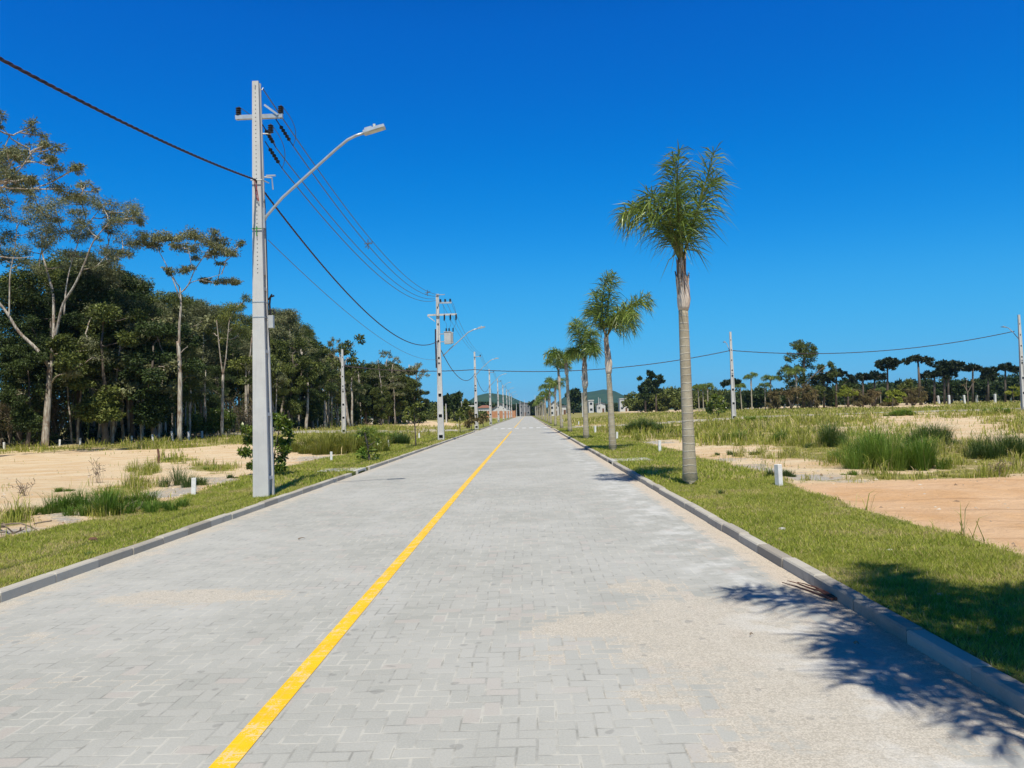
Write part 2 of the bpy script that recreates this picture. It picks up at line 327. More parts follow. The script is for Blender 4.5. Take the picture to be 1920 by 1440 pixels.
c = t.mix(t.ss(n, .3, .7), (.47, .46, .45), (.56, .55, .53)); c = t.mix(t.math('MULTIPLY', t.ss(drip, .5, .7), .22), c, (.36, .35, .34)); t.bsdf(c, .85, n_, .3, .004); M_POLE = t.m
M_BLK = plain('black_rubber', (.018, .017, .02), rough=.5); M_HOLE = plain('hole_gap_dark', (.03, .03, .03))
M_CABLE = plain('cable_sheath', (.035, .025, .03), (.07, .04, .05), rough=.5, sc=8); M_WIRE = plain('wire_metal', (.12, .14, .17), rough=.4, metal=.3)
M_STEEL = plain('galvanised_steel', (.55, .57, .58), (.42, .44, .45), rough=.42, metal=.55, sc=5); M_TANK = plain('grey_enamel', (.48, .49, .49), rough=.5)
M_LENS = plain('lamp_glass', (.62, .62, .52), rough=.25, spec=.5); M_RED = plain('red_wire', (.35, .03, .04)); M_GRN = plain('green_strap', (.06, .25, .06))
M_WHITEPOST = plain('whitewashed_concrete', (.74, .74, .73), (.60, .59, .57), sc=9, bump=.2); M_STONE = plain('slab_concrete', (.50, .49, .46), (.42, .41, .38), sc=6, bump=.3)
t = NT('clod'); t.bsdf(t.mix(t.attr('rnd'), (.24, .16, .10), (.60, .52, .42)), .95); M_CLOD = t.m
M_STAKE = plain('stained_wood', (.16, .07, .05), (.09, .045, .035), sc=12); M_DRY = plain('dry_wood', (.28, .22, .16), (.16, .12, .09), sc=20)
HAZE = .9e-4
M_HILL = plain('hill_forest', (.030, .062, .030), (.05, .085, .035), sc=.02, rough=1, det=8, spec=0.)
t = NT('euc_bark'); p = t.obj(); n = t.noise(p, 1.5, 4); n_ = t.n('TexNoise', {'Vector': t.n('Mapping', {'Vector': p, 'Scale': (6., 6., .8)}).outputs[0], 'Scale': 2., 'Detail': 5.}).outputs['Fac']
c = t.mix(t.ss(n_, .38, .62), (.24, .19, .15), (.50, .46, .39)); c = t.mix(t.math('MULTIPLY', t.ss(n, .52, .62), .7), c, (.20, .13, .09)); t.bsdf(c, .9, n_, .4, .03); M_BARK = t.m
M_BARKD = plain('dark_bark', (.16, .13, .105), (.09, .07, .055), sc=2, bump=.4)
M_TWIG = plain('grey_twig', (.26, .21, .16), (.17, .13, .10), sc=5)
t = NT('palm_trunk'); p = t.obj(); sx = t.n('SeparateXYZ', {0: p}); nz = t.noise(p, 3., 3)
zz = t.math('MULTIPLY', t.math('ADD', sx.outputs[2], t.math('MULTIPLY', nz, .12)), 6.6); fr = t.math('FRACT', zz); ring = t.math('MAXIMUM', t.ss(fr, .10, .0), t.ss(fr, .88, 1.))
n_ = t.noise(p, 35, 4, .7); c = t.mix(t.ss(nz, .3, .7), (.30, .255, .18), (.42, .37, .275)); c = t.mix(t.math('MULTIPLY', ring, .6), c, (.46, .44, .39)); c = t.mix(t.math('MULTIPLY', t.ss(n_, .5, .7), .5), c, (.19, .165, .125))
t.bsdf(c, .9, t.math('ADD', t.math('MULTIPLY', ring, .8), n_), .5, .015); M_PTRUNK = t.m
t = NT('palm_boot'); p = t.obj(); n_ = t.n('TexNoise', {'Vector': t.n('Mapping', {'Vector': p, 'Scale': (16., 16., 1.1)}).outputs[0], 'Scale': 2., 'Detail': 5.}).outputs['Fac']
c = t.mix(t.ss(t.math('ADD', n_, t.math('MULTIPLY_ADD', t.attr('rnd'), .36, -.16)), .38, .62), (.17, .105, .07), (.60, .51, .42)); t.bsdf(c, .85, n_, .6, .02); M_BOOT = t.m
M_FROND = foliage('palm_leaf', (.05, .09, .02), (.25, .33, .06), (.34, .31, .14), trans=.25, rough=.38, spec=.5)
M_STALK = plain('palm_stalk', (.17, .18, .06), (.12, .10, .04), sc=4)
M_EUC = foliage('euc_leaf', (.065, .075, .035), (.27, .28, .13), (.24, .19, .12), trans=.18, rough=.5, spec=.3)
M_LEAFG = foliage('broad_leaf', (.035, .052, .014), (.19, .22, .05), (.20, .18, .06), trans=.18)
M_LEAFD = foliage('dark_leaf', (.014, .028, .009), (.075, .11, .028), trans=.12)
M_ARAU = foliage('araucaria_needles', (.012, .024, .012), (.034, .05, .02), trans=.05)
M_BUSH = foliage('glossy_leaf', (.06, .10, .016), (.20, .26, .04), (.26, .24, .05), trans=.22, rough=.3, spec=.5)
M_BROWN = foliage('dry_leaf', (.10, .075, .035), (.20, .16, .06), (.10, .14, .04), trans=.15)
M_YELL = foliage('yellow_leaf', (.16, .19, .02), (.32, .34, .05), trans=.3)
M_GRASS = foliage('lawn_blade', (.19, .25, .028), (.42, .42, .09), (.50, .40, .20), trans=.3, rough=.6, spec=.15)
M_WILD = foliage('wild_blade', (.17, .21, .03), (.42, .40, .10), (.50, .42, .22), trans=.3, rough=.6, spec=.15)
M_TUFT = foliage('tuft_blade', (.10, .19, .02), (.24, .34, .055), (.36, .33, .12), trans=.3, rough=.5, spec=.25)
M_TUFTD = foliage('dark_tuft_blade', (.045, .09, .022), (.13, .19, .05), (.20, .20, .09), trans=.2, rough=.5, spec=.25)
M_WALLW = plain('white_render', (.58, .57, .55), (.50, .49, .48), sc=.5); M_BRICK = plain('clay_block', (.50, .25, .13), (.42, .19, .10), sc=1.5); M_ROOF = plain('roof_tile', (.30, .13, .08), (.22, .10, .07), sc=1.)
M_ROOFG = plain('roof_grey', (.16, .15, .15), sc=1.); M_WIN = plain('window_glass', (.03, .04, .05), rough=.15, spec=.5); M_WALLG = plain('grey_render', (.20, .20, .21), sc=.6); M_DOOR = plain('brown_door', (.16, .08, .04))
# ------------------------------------------------------------------ ground sheet
def steps(a0, dx, lim, k): 
    o = [a0]
    while o[-1] < lim: o.append(o[-1]+dx); dx *= k
    return o
xs = sorted(set([round(v, 3) for v in list(np.arange(-16, 16.01, .22)) + [XL-KW*.5-.002, XL-KW*.5+.002, XR+KW*.5-.002, XR+KW*.5+.002] + steps(16.2, .3, 4200, 1.055) + [-v for v in steps(16.2, .3, 4200, 1.055)]]))
ys = sorted(set([round(v, 3) for v in list(np.arange(-4, 30.01, .22)) + steps(30.2, .3, 4200, 1.028) + [-4-v for v in steps(.3, .5, 400, 1.2)] + [YC0-.002, YC0+.002, YC1-.002, YC1+.002, ROAD_END-.002, ROAD_END+.002]]))
GX, GY = np.meshgrid(np.array(xs), np.array(ys)); GZ = terrain(GX, GY)
nx, ny = len(xs), len(ys); I = np.arange(ny*nx).reshape(ny, nx)
g_ = MB(); g_.add(np.stack([GX, GY, GZ], -1).reshape(-1, 3), np.stack([I[:-1, :-1], I[:-1, 1:], I[1:, 1:], I[1:, :-1]], -1).reshape(-1, 4))
ground = g_.build('ground', M_GND, smooth=False); tag(ground, kind='structure')
cg = cover(GX.ravel(), GY.ravel())
for nm, arr in zip(('grass', 'gravel', 'bare', 'lawn'), cg):
    a = ground.data.attributes.new(nm, 'FLOAT', 'POINT'); a.data.foreach_set('value', np.asarray(arr, np.float32).ravel())
# road, cross street, markings
def sheet(name, x0, x1, y0, y1, z, mat, nxs=1, nys=1, zf=None):
    X, Y = np.meshgrid(np.linspace(x0, x1, nxs+1), np.linspace(y0, y1, nys+1)); Z = np.full_like(X, z) if zf is None else zf(X, Y)+z
    i = np.arange(X.size).reshape(X.shape); m = MB()
    m.add(np.stack([X, Y, Z], -1).reshape(-1, 3), np.stack([i[:-1, :-1], i[:-1, 1:], i[1:, 1:], i[1:, :-1]], -1).reshape(-1, 4))
    return tag(m.build(name, mat), kind='structure')
sheet('road', XL-.01, XR+.01, -30, ROAD_END, 0, M_PAVE, 4, 60)
for a, b in ((XL-.01, -90), (XR+.01, 110)): sheet('side_road', min(a, b), max(a, b), YC0+.02, YC1-.02, .01, M_PAVE, 40, 3, lambda X, Y: rise(X, Y))
YLX = -1.485
for y0, y1 in ((-20, 71.5), (89, ROAD_END)): sheet('road_marking', YLX-.062, YLX+.062, y0, y1, .004, M_YEL, 1, 40)
m = MB()
for k in range(9):
    x0 = XL+.45+k*.79; m.add([(x0, 83.4, .005), (x0+.42, 83.4, .005), (x0+.42, 87.2, .005), (x0, 87.2, .005)], [(0, 1, 2, 3)])
tag(m.build('crosswalk_marking', M_WHT), kind='structure')
def kerb_line(mb, x, sgn, ya, yb, gaps=()):
    y = ya
    while y < yb:
        L = .80 if y < 60 else 2.4
        L *= random.uniform(.93, 1.07)
        if not any(y < g1 and y+L > g0 for g0, g1 in gaps):
            mb.cbox((x+sgn*(KW/2+random.uniform(-.006, .006)), y+L/2, -.02+random.uniform(-.007, .007)), (KW, L-.013, .24), .014, random.uniform(-.004, .004), R=random.random())
        y += L
INR, INL = (23.2, 24.4), (22.4, 23.6)
m = MB(); kerb_line(m, XR, 1, -20, YC0-2.5, [INR]); kerb_line(m, XR, 1, YC1+2.5, ROAD_END)
kerb_line(m, XL, -1, -20, YC0-2.5, [INL]); kerb_line(m, XL, -1, YC1+2.5, ROAD_END)
for sg, X0 in ((1, XR), (-1, XL)):
    for yy, s2 in ((YC0, -1), (YC1, 1)):
        cx, cy, R_ = X0+sg*2.5, yy+s2*2.5, 2.5
        for k in range(6):
            a = (k+.5)/6*math.pi/2
            px_, py_ = cx-sg*math.cos(a)*(R_-KW/2), cy-s2*math.sin(a)*(R_-KW/2)
            m.cbox((px_, py_, .0), (KW, .66, .2), .012, math.atan2(math.cos(a)*-s2*-1, 0) if False else math.atan2(-s2*math.cos(a)*1., -sg*-math.sin(a))-math.pi/2, R=random.random())
        for k in range(40):
            xx = cx+sg*(k*2.4+1.2); m.cbox((xx, yy+s2*KW/2, float(rise(xx, yy))+.0), (2.38, KW, .22), .012, 0, R=random.random())
tag(m.build('kerb', M_KERB), kind='structure')
# ------------------------------------------------------------------ hills
for px0, px1, pts, Y in ((840, 985, [(820, 776), (850, 770), (870, 757), (895, 744), (915, 738), (935, 739), (960, 744), (985, 755), (1010, 764), (1040, 772)], 2600),
                        (1050, 1240, [(1010, 772), (1040, 758), (1058, 741), (1070, 745), (1095, 737), (1130, 731), (1148, 733), (1165, 741), (1195, 752), (1230, 758), (1300, 761), (1420, 764)], 3000),):
    m = MB(); n_ = 60; qx = np.linspace(pts[0][0], pts[-1][0], n_); qy = np.interp(qx, [p_[0] for p_ in pts], [p_[1] for p_ in pts])
    V = []; rows = 14
    for r_ in range(rows):
        tt = r_/(rows-1)
        for a, b in zip(qx, qy):
            P = atY(a, b, Y); zt = max(P[2], 1.5)
            yy = Y-500+1000*tt; prof = math.sin(math.pi*tt)**.8
            V.append((P[0]+6*math.sin(a*.1+tt*5), yy, zt*prof*(1+.12*(float(fbm(a*.06, tt*4., 3))-.5)) - 3*(1-prof)))
    i = np.arange(n_*rows).reshape(rows, n_)
    m.add(V, np.stack([i[:-1, :-1], i[:-1, 1:], i[1:, 1:], i[1:, :-1]], -1).reshape(-1, 4)); tag(m.build('hill', M_HILL, smooth=True), kind='structure')
# ------------------------------------------------------------------ foliage helpers
def rdir(n, rng=rs):
    v = rng.normal(size=(n, 3)); return v/np.linalg.norm(v, axis=1)[:, None]
def cards(mb, P, D, L, Wd, up=None, R=None):
    """rhombus leaves at P along D"""
    n = len(P); N = rdir(n); A = np.cross(D, N); A /= np.linalg.norm(A, axis=1)[:, None]+1e-9
    L = np.broadcast_to(L, (n,))[:, None]; Wd = np.broadcast_to(Wd, (n,))[:, None]
    V = np.stack([P, P+D*L*.45+A*Wd*.5, P+D*L, P+D*L*.45-A*Wd*.5], 1).reshape(-1, 3)
    R = rs.rand(n) if R is None else R
    mb.add(V, np.arange(4*n).reshape(-1, 4), R=np.repeat(R, 4))
def clump(mb, c, r, n, L, Wd, droop=.0, shell=.35, airy=.46):
    u = rdir(n)*(shell+(1-shell)*rs.rand(n)**.5)[:, None]
    # lumpy sub-clumps so that gaps show
    k = max(3, n//55); sc = rdir(k)*.62; idx = rs.randint(0, k, n)
    u = sc[idx] + (u*airy if airy < .5 else rs.normal(size=(n, 3))*.30)
    P = np.array(c)+u*np.array(r); D = rdir(n)+u*.8; D[:, 2] -= droop; D /= np.linalg.norm(D, axis=1)[:, None]
    cards(mb, P, D, L*rs.uniform(.6, 1.3, n), Wd*rs.uniform(.7, 1.2, n), R=np.clip(rs.rand(n)*.75+.25*rs.rand(), 0, 1))
def curve(a, b, up=.2, side=None, n=6, j=.06):
    a, b = np.array(a, float), np.array(b, float); d = b-a; l = np.linalg.norm(d)
    m = (a+b)/2 + np.array([-d[0]*.12, -d[1]*.12, -l*up*.6]) + rs.normal(size=3)*l*j
    tt = np.linspace(0, 1, n)[:, None]; P = (1-tt)**2*a+2*tt*(1-tt)*m+tt**2*b
    P[1:-1] += rs.normal(size=(n-2, 3))*l*j*.25; return P
def branches(mb, nodes, clumps, r0=.06, r1=.02, n=5, side=5):
    """join each clump centre to the nearest lower node"""
    nodes = [np.array(p) for p in nodes]
    for c in sorted([np.array(c) for c in clumps], key=lambda c: min(np.linalg.norm(c-q) for q in nodes)):
        best = min(nodes, key=lambda q: np.linalg.norm(c-q)+(2.5*max(0, q[2]-c[2]+.3)))
        P = curve(best, c, .22, n=6); mb.tube(P, np.linspace(r0, r1, len(P))*(.6+.12*np.linalg.norm(c-best)), side, False); nodes += [P[3], P[5]]
def mesh_tree(Ht, r0, clumps_fn, leafmat, bark, ncards=7000, L=.42, Wd=.22, lean=0, forks=3, ctop=.55, seed=0, name='tree', droop=.3):
    """returns (trunk mesh, crown mesh) for a tree of height Ht"""
    rs.seed(seed); tr = MB(); cr = MB()
    n = 10; z = np.linspace(-.3, Ht*.82, n); ax = np.cumsum(rs.normal(size=n)*Ht*.008)+z*lean; ay = np.cumsum(rs.normal(size=n)*Ht*.008)
    P = np.stack([ax, ay, z], 1); rr = r0*(1-.78*z/z[-1]).clip(.2, 1.15); rr[0] *= 1.35; tr.tube(P, rr, 9, True)
    nodes = [P[k] for k in range(int(n*ctop), n)]
    cl = clumps_fn(rs, P); branches(tr, nodes, [c for c, _ in cl], r0*.30, r0*.07)
    vol = sum((r[0]*r[1]*r[2])**.6 for _, r in cl)
    for c, r in cl: clump(cr, c, r, int(ncards*(r[0]*r[1]*r[2])**.6/vol), L, Wd, droop)
    return tr.build('trunk', bark, mesh_only=True, smooth=True), cr.build('crown', leafmat, mesh_only=True)
def cf_euc(Ht, lo=.45, n=20, spread=.2):
    def f(r, P):
        o = []
        for k in range(n):
            q = lo+(1-lo)*((k+.6)/n); a = r.rand()*6.28; w = spread*Ht*math.sqrt(max(.05, 1-((q-.72)/.36)**2))*r.uniform(.25, 1.)
            cx, cy = np.interp(q*Ht, P[:, 2], P[:, 0]), np.interp(q*Ht, P[:, 2], P[:, 1]); s = Ht*r.uniform(.05, .085)
            o.append(((cx+w*math.cos(a), cy+w*math.sin(a), min(q*Ht, Ht*.95)), (s*1.15, s*1.15, s*.8)))
        return o
    return f
def place_tree(meshes, loc, label, cat='tree', group=None, name='forest_tree', rz=0, sc=(1, 1, 1)):
    o = root(name, loc, label, cat, group, rz); o.scale = sc
    obj('trunk', meshes[0], o); obj('crown', meshes[1], o); return o
# --- forest on the left
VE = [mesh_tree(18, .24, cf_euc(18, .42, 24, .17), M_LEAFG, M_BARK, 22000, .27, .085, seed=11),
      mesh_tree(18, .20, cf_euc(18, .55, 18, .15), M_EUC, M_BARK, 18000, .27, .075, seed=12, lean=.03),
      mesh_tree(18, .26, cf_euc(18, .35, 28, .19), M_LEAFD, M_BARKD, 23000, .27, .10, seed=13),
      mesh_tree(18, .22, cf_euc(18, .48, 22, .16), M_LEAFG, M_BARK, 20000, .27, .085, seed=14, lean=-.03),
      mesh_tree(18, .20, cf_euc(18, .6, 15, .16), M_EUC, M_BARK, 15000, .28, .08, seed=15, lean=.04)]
VB = [mesh_tree(12, .24, cf_euc(12, .16, 30, .34), M_LEAFD, M_BARKD, 22000, .30, .12, seed=21, ctop=.2),
      mesh_tree(12, .24, cf_euc(12, .2, 28, .32), M_LEAFG, M_BARKD, 22000, .30, .12, seed=22, ctop=.2)]
EDGE = [(-260, 880), (-120, 852), (0, 842), (100, 838), (200, 834), (300, 829), (400, 820), (450, 815), (560, 807), (650, 801), (750, 796), (815, 793)]
SIL = [(-300, 430), (-50, 455), (0, 492), (60, 500), (110, 482), (170, 480), (210, 500), (260, 508), (300, 540), (350, 548), (400, 570), (440, 592), (500, 602), (545, 577), (575, 622), (600, 650), (640, 692), (690, 678), (740, 674), (780, 692), (805, 702), (825, 735)]
epts = [gp(a, b) for a, b in EDGE]
def edge_at(s):
    for a, b in zip(epts[:-1], epts[1:]):
        l = (b-a).length
        if s < l: return a.lerp(b, s/l), (b-a).normalized()
        s -= l
    return None, None
ELEN = sum((b-a).length for a, b in zip(epts[:-1], epts[1:]))
G_F = 'trees of the forest along the left lots'
rk = random.Random(5); cnt = 0
for row, (off, stp, hf) in enumerate([(1.0, 4.6, (.5, .85)), (4.5, 3.7, (.72, 1.)), (9, 3.8, (.9, 1.)), (15, 4.6, (.95, 1.03))]):
    s = rk.random()*3
    while s < ELEN:
        e, d = edge_at(s+rk.uniform(-1, 1)) if s > 1 else edge_at(s)
        if e is None: break
        nrm = Vector((-d.y, d.x, 0)); nrm = nrm if nrm.x < 0 else -nrm
        q = e+nrm*(off+rk.uniform(-1.4, 1.4)); s += stp*(1+.8*max(0, (e.y-110)/80)); q.z = H(q.x, q.y)
        pp = proj((q.x, q.y, q.z)); ty = np.interp(pp[0], [a for a, _ in SIL], [b for _, b in SIL])
        ht = (atY(pp[0], ty, q.y)[2]-q.z)*rk.uniform(*hf)
        if ht < 3 or pp[0] > 822: continue
        broad = pp[0] > 660 or (row == 0 and rk.random() < .16)
        ms = rk.choice(VB) if broad else rk.choice(VE); base = 12 if broad else 18
        w = ht/base*rk.uniform(.9, 1.25); cnt += 1
        zone = 'beyond the transformer pole side lots' if pp[0] > 640 else 'behind the sandy left lot'
        lab = {0: 'slender tree of the front rank of the forest ', 1: 'tall tree in the second rank of the forest ', 2: 'tall tree deep in the dark forest ', 3: 'rear tree closing the dark forest '}[row]+zone
        if broad: lab = 'dense round crowned tree of the forest '+zone
        place_tree(ms, q, lab, group=G_F, name='forest_tree', rz=rk.random()*6.28, sc=(w, w, ht/base))
# back mass of the wood and its shaded undergrowth
rs.seed(40); m = MB()
s = 0
while s < ELEN:
    e, d = edge_at(s)
    if e is None: break
    nrm = Vector((-d.y, d.x, 0)); nrm = nrm if nrm.x < 0 else -nrm
    for k in range(3):
        q = e+nrm*(19+k*4+rs.rand()*4); pp = proj((q.x, q.y, .2)); ty = np.interp(pp[0], [a for a, _ in SIL], [b for _, b in SIL]); ht = max(2, atY(float(pp[0]), ty, q.y)[2]*.86)
        if pp[0] < 815: clump(m, (q.x, q.y, ht*(.06 if k == 0 else rs.uniform(.2, .8))), (3.2, 3.2, ht*.30), 900, .55, .32, .2, .1)
    s += 2.6
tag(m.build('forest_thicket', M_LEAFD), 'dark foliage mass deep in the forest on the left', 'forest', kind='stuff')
m = MB(); s = 0
while s < ELEN:
    e, d = edge_at(s)
    if e is None: break
    nrm = Vector((-d.y, d.x, 0)); nrm = nrm if nrm.x < 0 else -nrm
    for k in range(2):
        q = e+nrm*rs.uniform(1.5, 15); z0 = H(q.x, q.y); hh = rs.uniform(.5, 1.7)
        clump(m, (q.x, q.y, z0+hh*.5), (rs.uniform(.8, 1.6), 1.2, hh*.6), 90, .3, .12, 0, .1)
    if rs.rand() < .7:
        q = e+nrm*rs.uniform(.5, 12); z0 = H(q.x, q.y); hh = rs.uniform(4, 9)   # thin understorey stem
        m.tube(curve((q.x, q.y, z0-.1), (q.x+rs.normal()*.6, q.y+rs.normal()*.6, z0+hh), 0, n=5, j=.02), np.linspace(.06, .03, 5), 5, False, R=.9)
    s += 1.1
tag(m.build('forest_undergrowth', M_LEAFD), 'shaded undergrowth between the trunks of the left forest', 'undergrowth', kind='stuff')
# --- hero eucalypts, laid out branch by branch
def hero(name, label, Y, limbs, clumps, ysp=2.4, L=.21, Wd=.048, dens=1., r_unit=.64, mat=M_EUC, seed=1, loc_px=None, cat='tree', bark=M_BARK, spray=2):
    rs.seed(seed); tr = MB(); cr = MB(); b = gp(*loc_px) if loc_px else None
    Y0 = b.y if b else Y
    base = np.array([b.x, b.y, b.z]) if b else None; k = Y0/F_PX; nodes = []
    for li, (pts, r0, r1, dy) in enumerate(limbs):
        P = np.array([atY(a, c, Y0) for a, c in pts])-base; n = len(P); P[:, 1] = np.linspace(dy[0], dy[1], n)
        tt = np.linspace(0, n-1, (n-1)*4+1); Q = np.stack([np.interp(tt, range(n), P[:, q]) for q in range(3)], 1)
        for _ in range(2): Q[1:-1] = .25*Q[:-2]+.5*Q[1:-1]+.25*Q[2:]
        tr.tube(Q, np.linspace(r0, r1, len(Q))*r_unit, 9, True)
        if li: nodes += list(Q[len(Q)//2:])
        else: nodes += list(Q[-2:])
    cs = []
    for (a, c, rx, ry) in clumps:
        p_ = atY(a, c, Y0)-base; p_[1] = rs.uniform(-ysp, ysp); cs.append((p_, (rx*k, rx*k*1.1, ry*k)))
        for _ in range(spray): cs.append((p_+rs.normal(size=3)*np.array([rx*k*1.0, rx*k*1.2, ry*k*.8]), (rx*k*.6, rx*k*.6, ry*k*.55)))
    branches(tr, nodes, [c for c, _ in cs], .10*r_unit, .045*r_unit)
    for c, r in cs:
        n_ = int(dens*560*(r[0]*r[2])**.75)+60; clump(cr, c, r, n_, L, Wd, .5, .1, .6)
    o = root(name, tuple(base), label, cat); tr.build('trunk', bark, o, smooth=True); cr.build('crown', mat, o); return o
hero('eucalyptus_tree', 'tall pale barked eucalyptus with forked trunk and wide open crown at the left lot edge', None,
     [([(84, 836), (88, 780), (93, 710), (94, 680)], .42, .30, (0, 0)),
      ([(94, 690), (75, 655), (45, 625), (30, 590), (10, 560), (-10, 520), (-25, 470)], .24, .07, (0, -2)),
      ([(94, 690), (97, 640), (93, 600), (90, 550), (75, 510), (60, 470), (55, 430)], .24, .06, (0, 1.5)),
      ([(95, 672), (112, 610), (125, 570), (150, 540), (172, 500), (190, 460), (225, 425)], .19, .05, (0, -1.5)),
      ([(33, 600), (32, 560), (30, 520), (38, 470), (40, 420)], .10, .04, (-1, -.5)),
      ([(97, 718), (115, 705), (150, 700), (180, 685)], .10, .03, (0, -2)),
      ([(120, 590), (118, 540), (120, 500), (130, 450), (140, 400)], .10, .035, (0, 1.5)),
      ([(96, 665), (120, 660), (150, 655)], .08, .03, (0, 1))],
     [(145, 372, 26, 15), (172, 378, 24, 14), (120, 390, 25, 16), (200, 392, 20, 12), (235, 388, 22, 15), (255, 400, 22, 13), (278, 415, 12, 10), (215, 440, 20, 12), (175, 430, 20, 12), (150, 445, 16, 12),
      (50, 395, 26, 16), (70, 415, 24, 16), (30, 410, 22, 14), (60, 440, 22, 14), (20, 445, 22, 15), (95, 430, 22, 14), (100, 465, 20, 12), (40, 470, 20, 12), (135, 470, 20, 12), (175, 465, 22, 13),
      (205, 470, 18, 12), (230, 450, 18, 12), (190, 415, 18, 12), (110, 405, 20, 12), (5, 480, 22, 14), (75, 500, 22, 13), (150, 410, 18, 10), (182, 668, 18, 12), (165, 640, 16, 12), (145, 575, 20, 14), (15, 380, 20, 12),
      (240, 425, 16, 10), (85, 375, 18, 10), (125, 425, 16, 10), (160, 700, 16, 8), (180, 500, 16, 10)],
     loc_px=(84, 838), seed=3, dens=1.5)
hero('eucalyptus_tree', 'tall eucalyptus with leafy tufted boughs rising at the left edge of the photo', None,
     [([(-70, 860), (-62, 700), (-60, 560), (-55, 450)], .45, .2, (0, 0)),
      ([(-55, 470), (-20, 400), (10, 372), (40, 355), (75, 350)], .15, .04, (0, -2)),
      ([(-55, 450), (-40, 360), (-20, 300), (-5, 240)], .15, .04, (0, 1.)),
      ([(20, 370), (60, 330), (80, 300), (100, 285)], .06, .02, (-1, -1)),
      ([(-60, 520), (-10, 480), (40, 490), (85, 488)], .10, .02, (0, -1))],
     [(4, 212, 14, 16), (-15, 230, 25, 20), (35, 238, 11, 7), (-10, 265, 20, 10), (8, 300, 20, 18), (42, 290, 20, 14), (78, 285, 14, 12), (110, 285, 17, 10), (135, 312, 12, 10), (95, 310, 16, 9), (20, 340, 20, 12), (50, 340, 22, 12),
      (85, 335, 20, 12), (105, 350, 18, 10), (0, 330, 20, 15), (-40, 300, 30, 25), (-50, 380, 30, 20), (118, 325, 12, 8), (65, 308, 12, 8)],
     loc_px=(-70, 862), seed=4, dens=1.6)
hero('umbrella_tree', 'tall tree with twin umbrella crowns above the forest between palisade of trunks', None,
     [([(337, 828), (337, 760), (338, 700), (334, 640)], .30, .22, (0, 0)),
      ([(336, 650), (336, 610), (340, 570), (337, 540)], .16, .10, (0, 0)),
      ([(337, 560), (325, 520), (312, 490), (302, 470)], .08, .035, (0, -.6)), ([(338, 550), (352, 535), (362, 505), (385, 470), (395, 455)], .08, .035, (0, .5)),
      ([(345, 545), (360, 530), (395, 525), (425, 518)], .06, .02, (0, -1)), ([(360, 505), (356, 480), (352, 465)], .05, .03, (0, 0)), ([(336, 665), (345, 655), (352, 650)], .07, .03, (0, 0))],
     [(310, 448, 22, 10), (295, 460, 12, 10), (325, 455, 16, 10), (278, 452, 8, 12), (368, 448, 20, 11), (390, 452, 22, 12), (412, 462, 18, 10), (425, 474, 10, 8), (362, 465, 14, 8), (385, 470, 14, 8), (402, 522, 12, 5), (420, 520, 12, 5), (330, 500, 12, 8), (335, 515, 8, 6), (375, 522, 10, 5)],
     loc_px=(337, 829), seed=5, dens=2.6, ysp=1.6, L=.20, Wd=.065, mat=M_EUC)
hero('eucalyptus_tree', 'pale forked slender tree among the forest trunks left of the nearest pole', None,
     [([(416, 820), (417, 760), (418, 702)], .22, .17, (0, 0)), ([(418, 705), (413, 670), (410, 640), (406, 600)], .10, .05, (0, 0)), ([(418, 705), (424, 670), (426, 640), (430, 600)], .10, .05, (0, 0))],
     [(400, 600, 18, 14), (430, 590, 20, 14), (415, 575, 18, 12), (440, 620, 14, 12), (395, 630, 14, 10)], loc_px=(416, 820), seed=6, dens=2.4, mat=M_LEAFG)
hero('bare_tree', 'spindly almost leafless tree standing above the forest beside the lamp pole', None,
     [([(622, 800), (622, 730), (624, 670), (625, 632)], .16, .03, (0, 0)), ([(624, 690), (617, 660), (615, 640)], .04, .02, (0, 0)), ([(624, 680), (630, 655), (632, 640)], .04, .02, (0, 0))],
     [(622, 645, 6, 5), (628, 655, 6, 5), (618, 665, 7, 5), (630, 672, 7, 5), (621, 680, 8, 5), (627, 636, 4, 4)], loc_px=(622, 802), seed=7, dens=1.0, ysp=.5, L=.3)
for px, py, top, r in ((157, 833, 690, .13), (197, 832, 700, .10), (212, 831, 650, .16), (222, 830, 720, .10), (308, 828, 690, .13), (313, 826, 640, .09), (365, 822, 620, .12), (276, 829, 700, .10), (582, 806, 700, .2), (617, 803, 690, .2), (663, 801, 660, .22), (668, 801, 690, .16), (520, 810, 680, .2), (473, 813, 690, .2)):
    b = gp(px, py); b = b+Vector((-.5, 0, 0)); rs.seed(px); m = MB(); ht = atY(px, top, b.y)[2]
    o = root('slender_tree', b, 'bare pale trunked tree standing at the forest edge', 'tree', 'pale bare trunks at the forest edge')
    P = curve((0, 0, -.1), (rs.normal()*.5, rs.normal()*.5, ht), 0, n=9, j=.015); m.tube(P, np.linspace(r, r*.4, 9), 8)
    cr = MB(); cs = [P[-1]+rs.normal(size=3)*np.array([1.2, 1.2, .8]) for _ in range(6)]; branches(m, [P[-3], P[-2], P[-1]], cs, .05, .02)
    for c in cs: clump(cr, c, (1., 1., .7), 170, .4, .17, .3)
    m.build('trunk', M_BARK, o, smooth=True); cr.build('crown', M_EUC if r < .15 else M_LEAFG, o)
SL = []
for q in range(3):
    rs.seed(300+q); m = MB(); P = curve((0, 0, -.2), (rs.normal()*.4, rs.normal()*.4, 9.), 0, n=9, j=.014); m.tube(P, np.linspace(.11, .05, 9), 7); cr = MB()
    cs = [P[-1-rs.randint(0, 3)]+rs.normal(size=3)*np.array([.9, .9, .7]) for _ in range(7)]; branches(m, [P[-3], P[-2], P[-1]], cs, .04, .015, side=4)
    for c in cs: clump(cr, c, (.8, .8, .5), 200, .27, .085, .3)
    SL.append((m.build('trunk', M_BARK, mesh_only=True, smooth=True), cr.build('crown', M_EUC, mesh_only=True)))
s_ = 1.
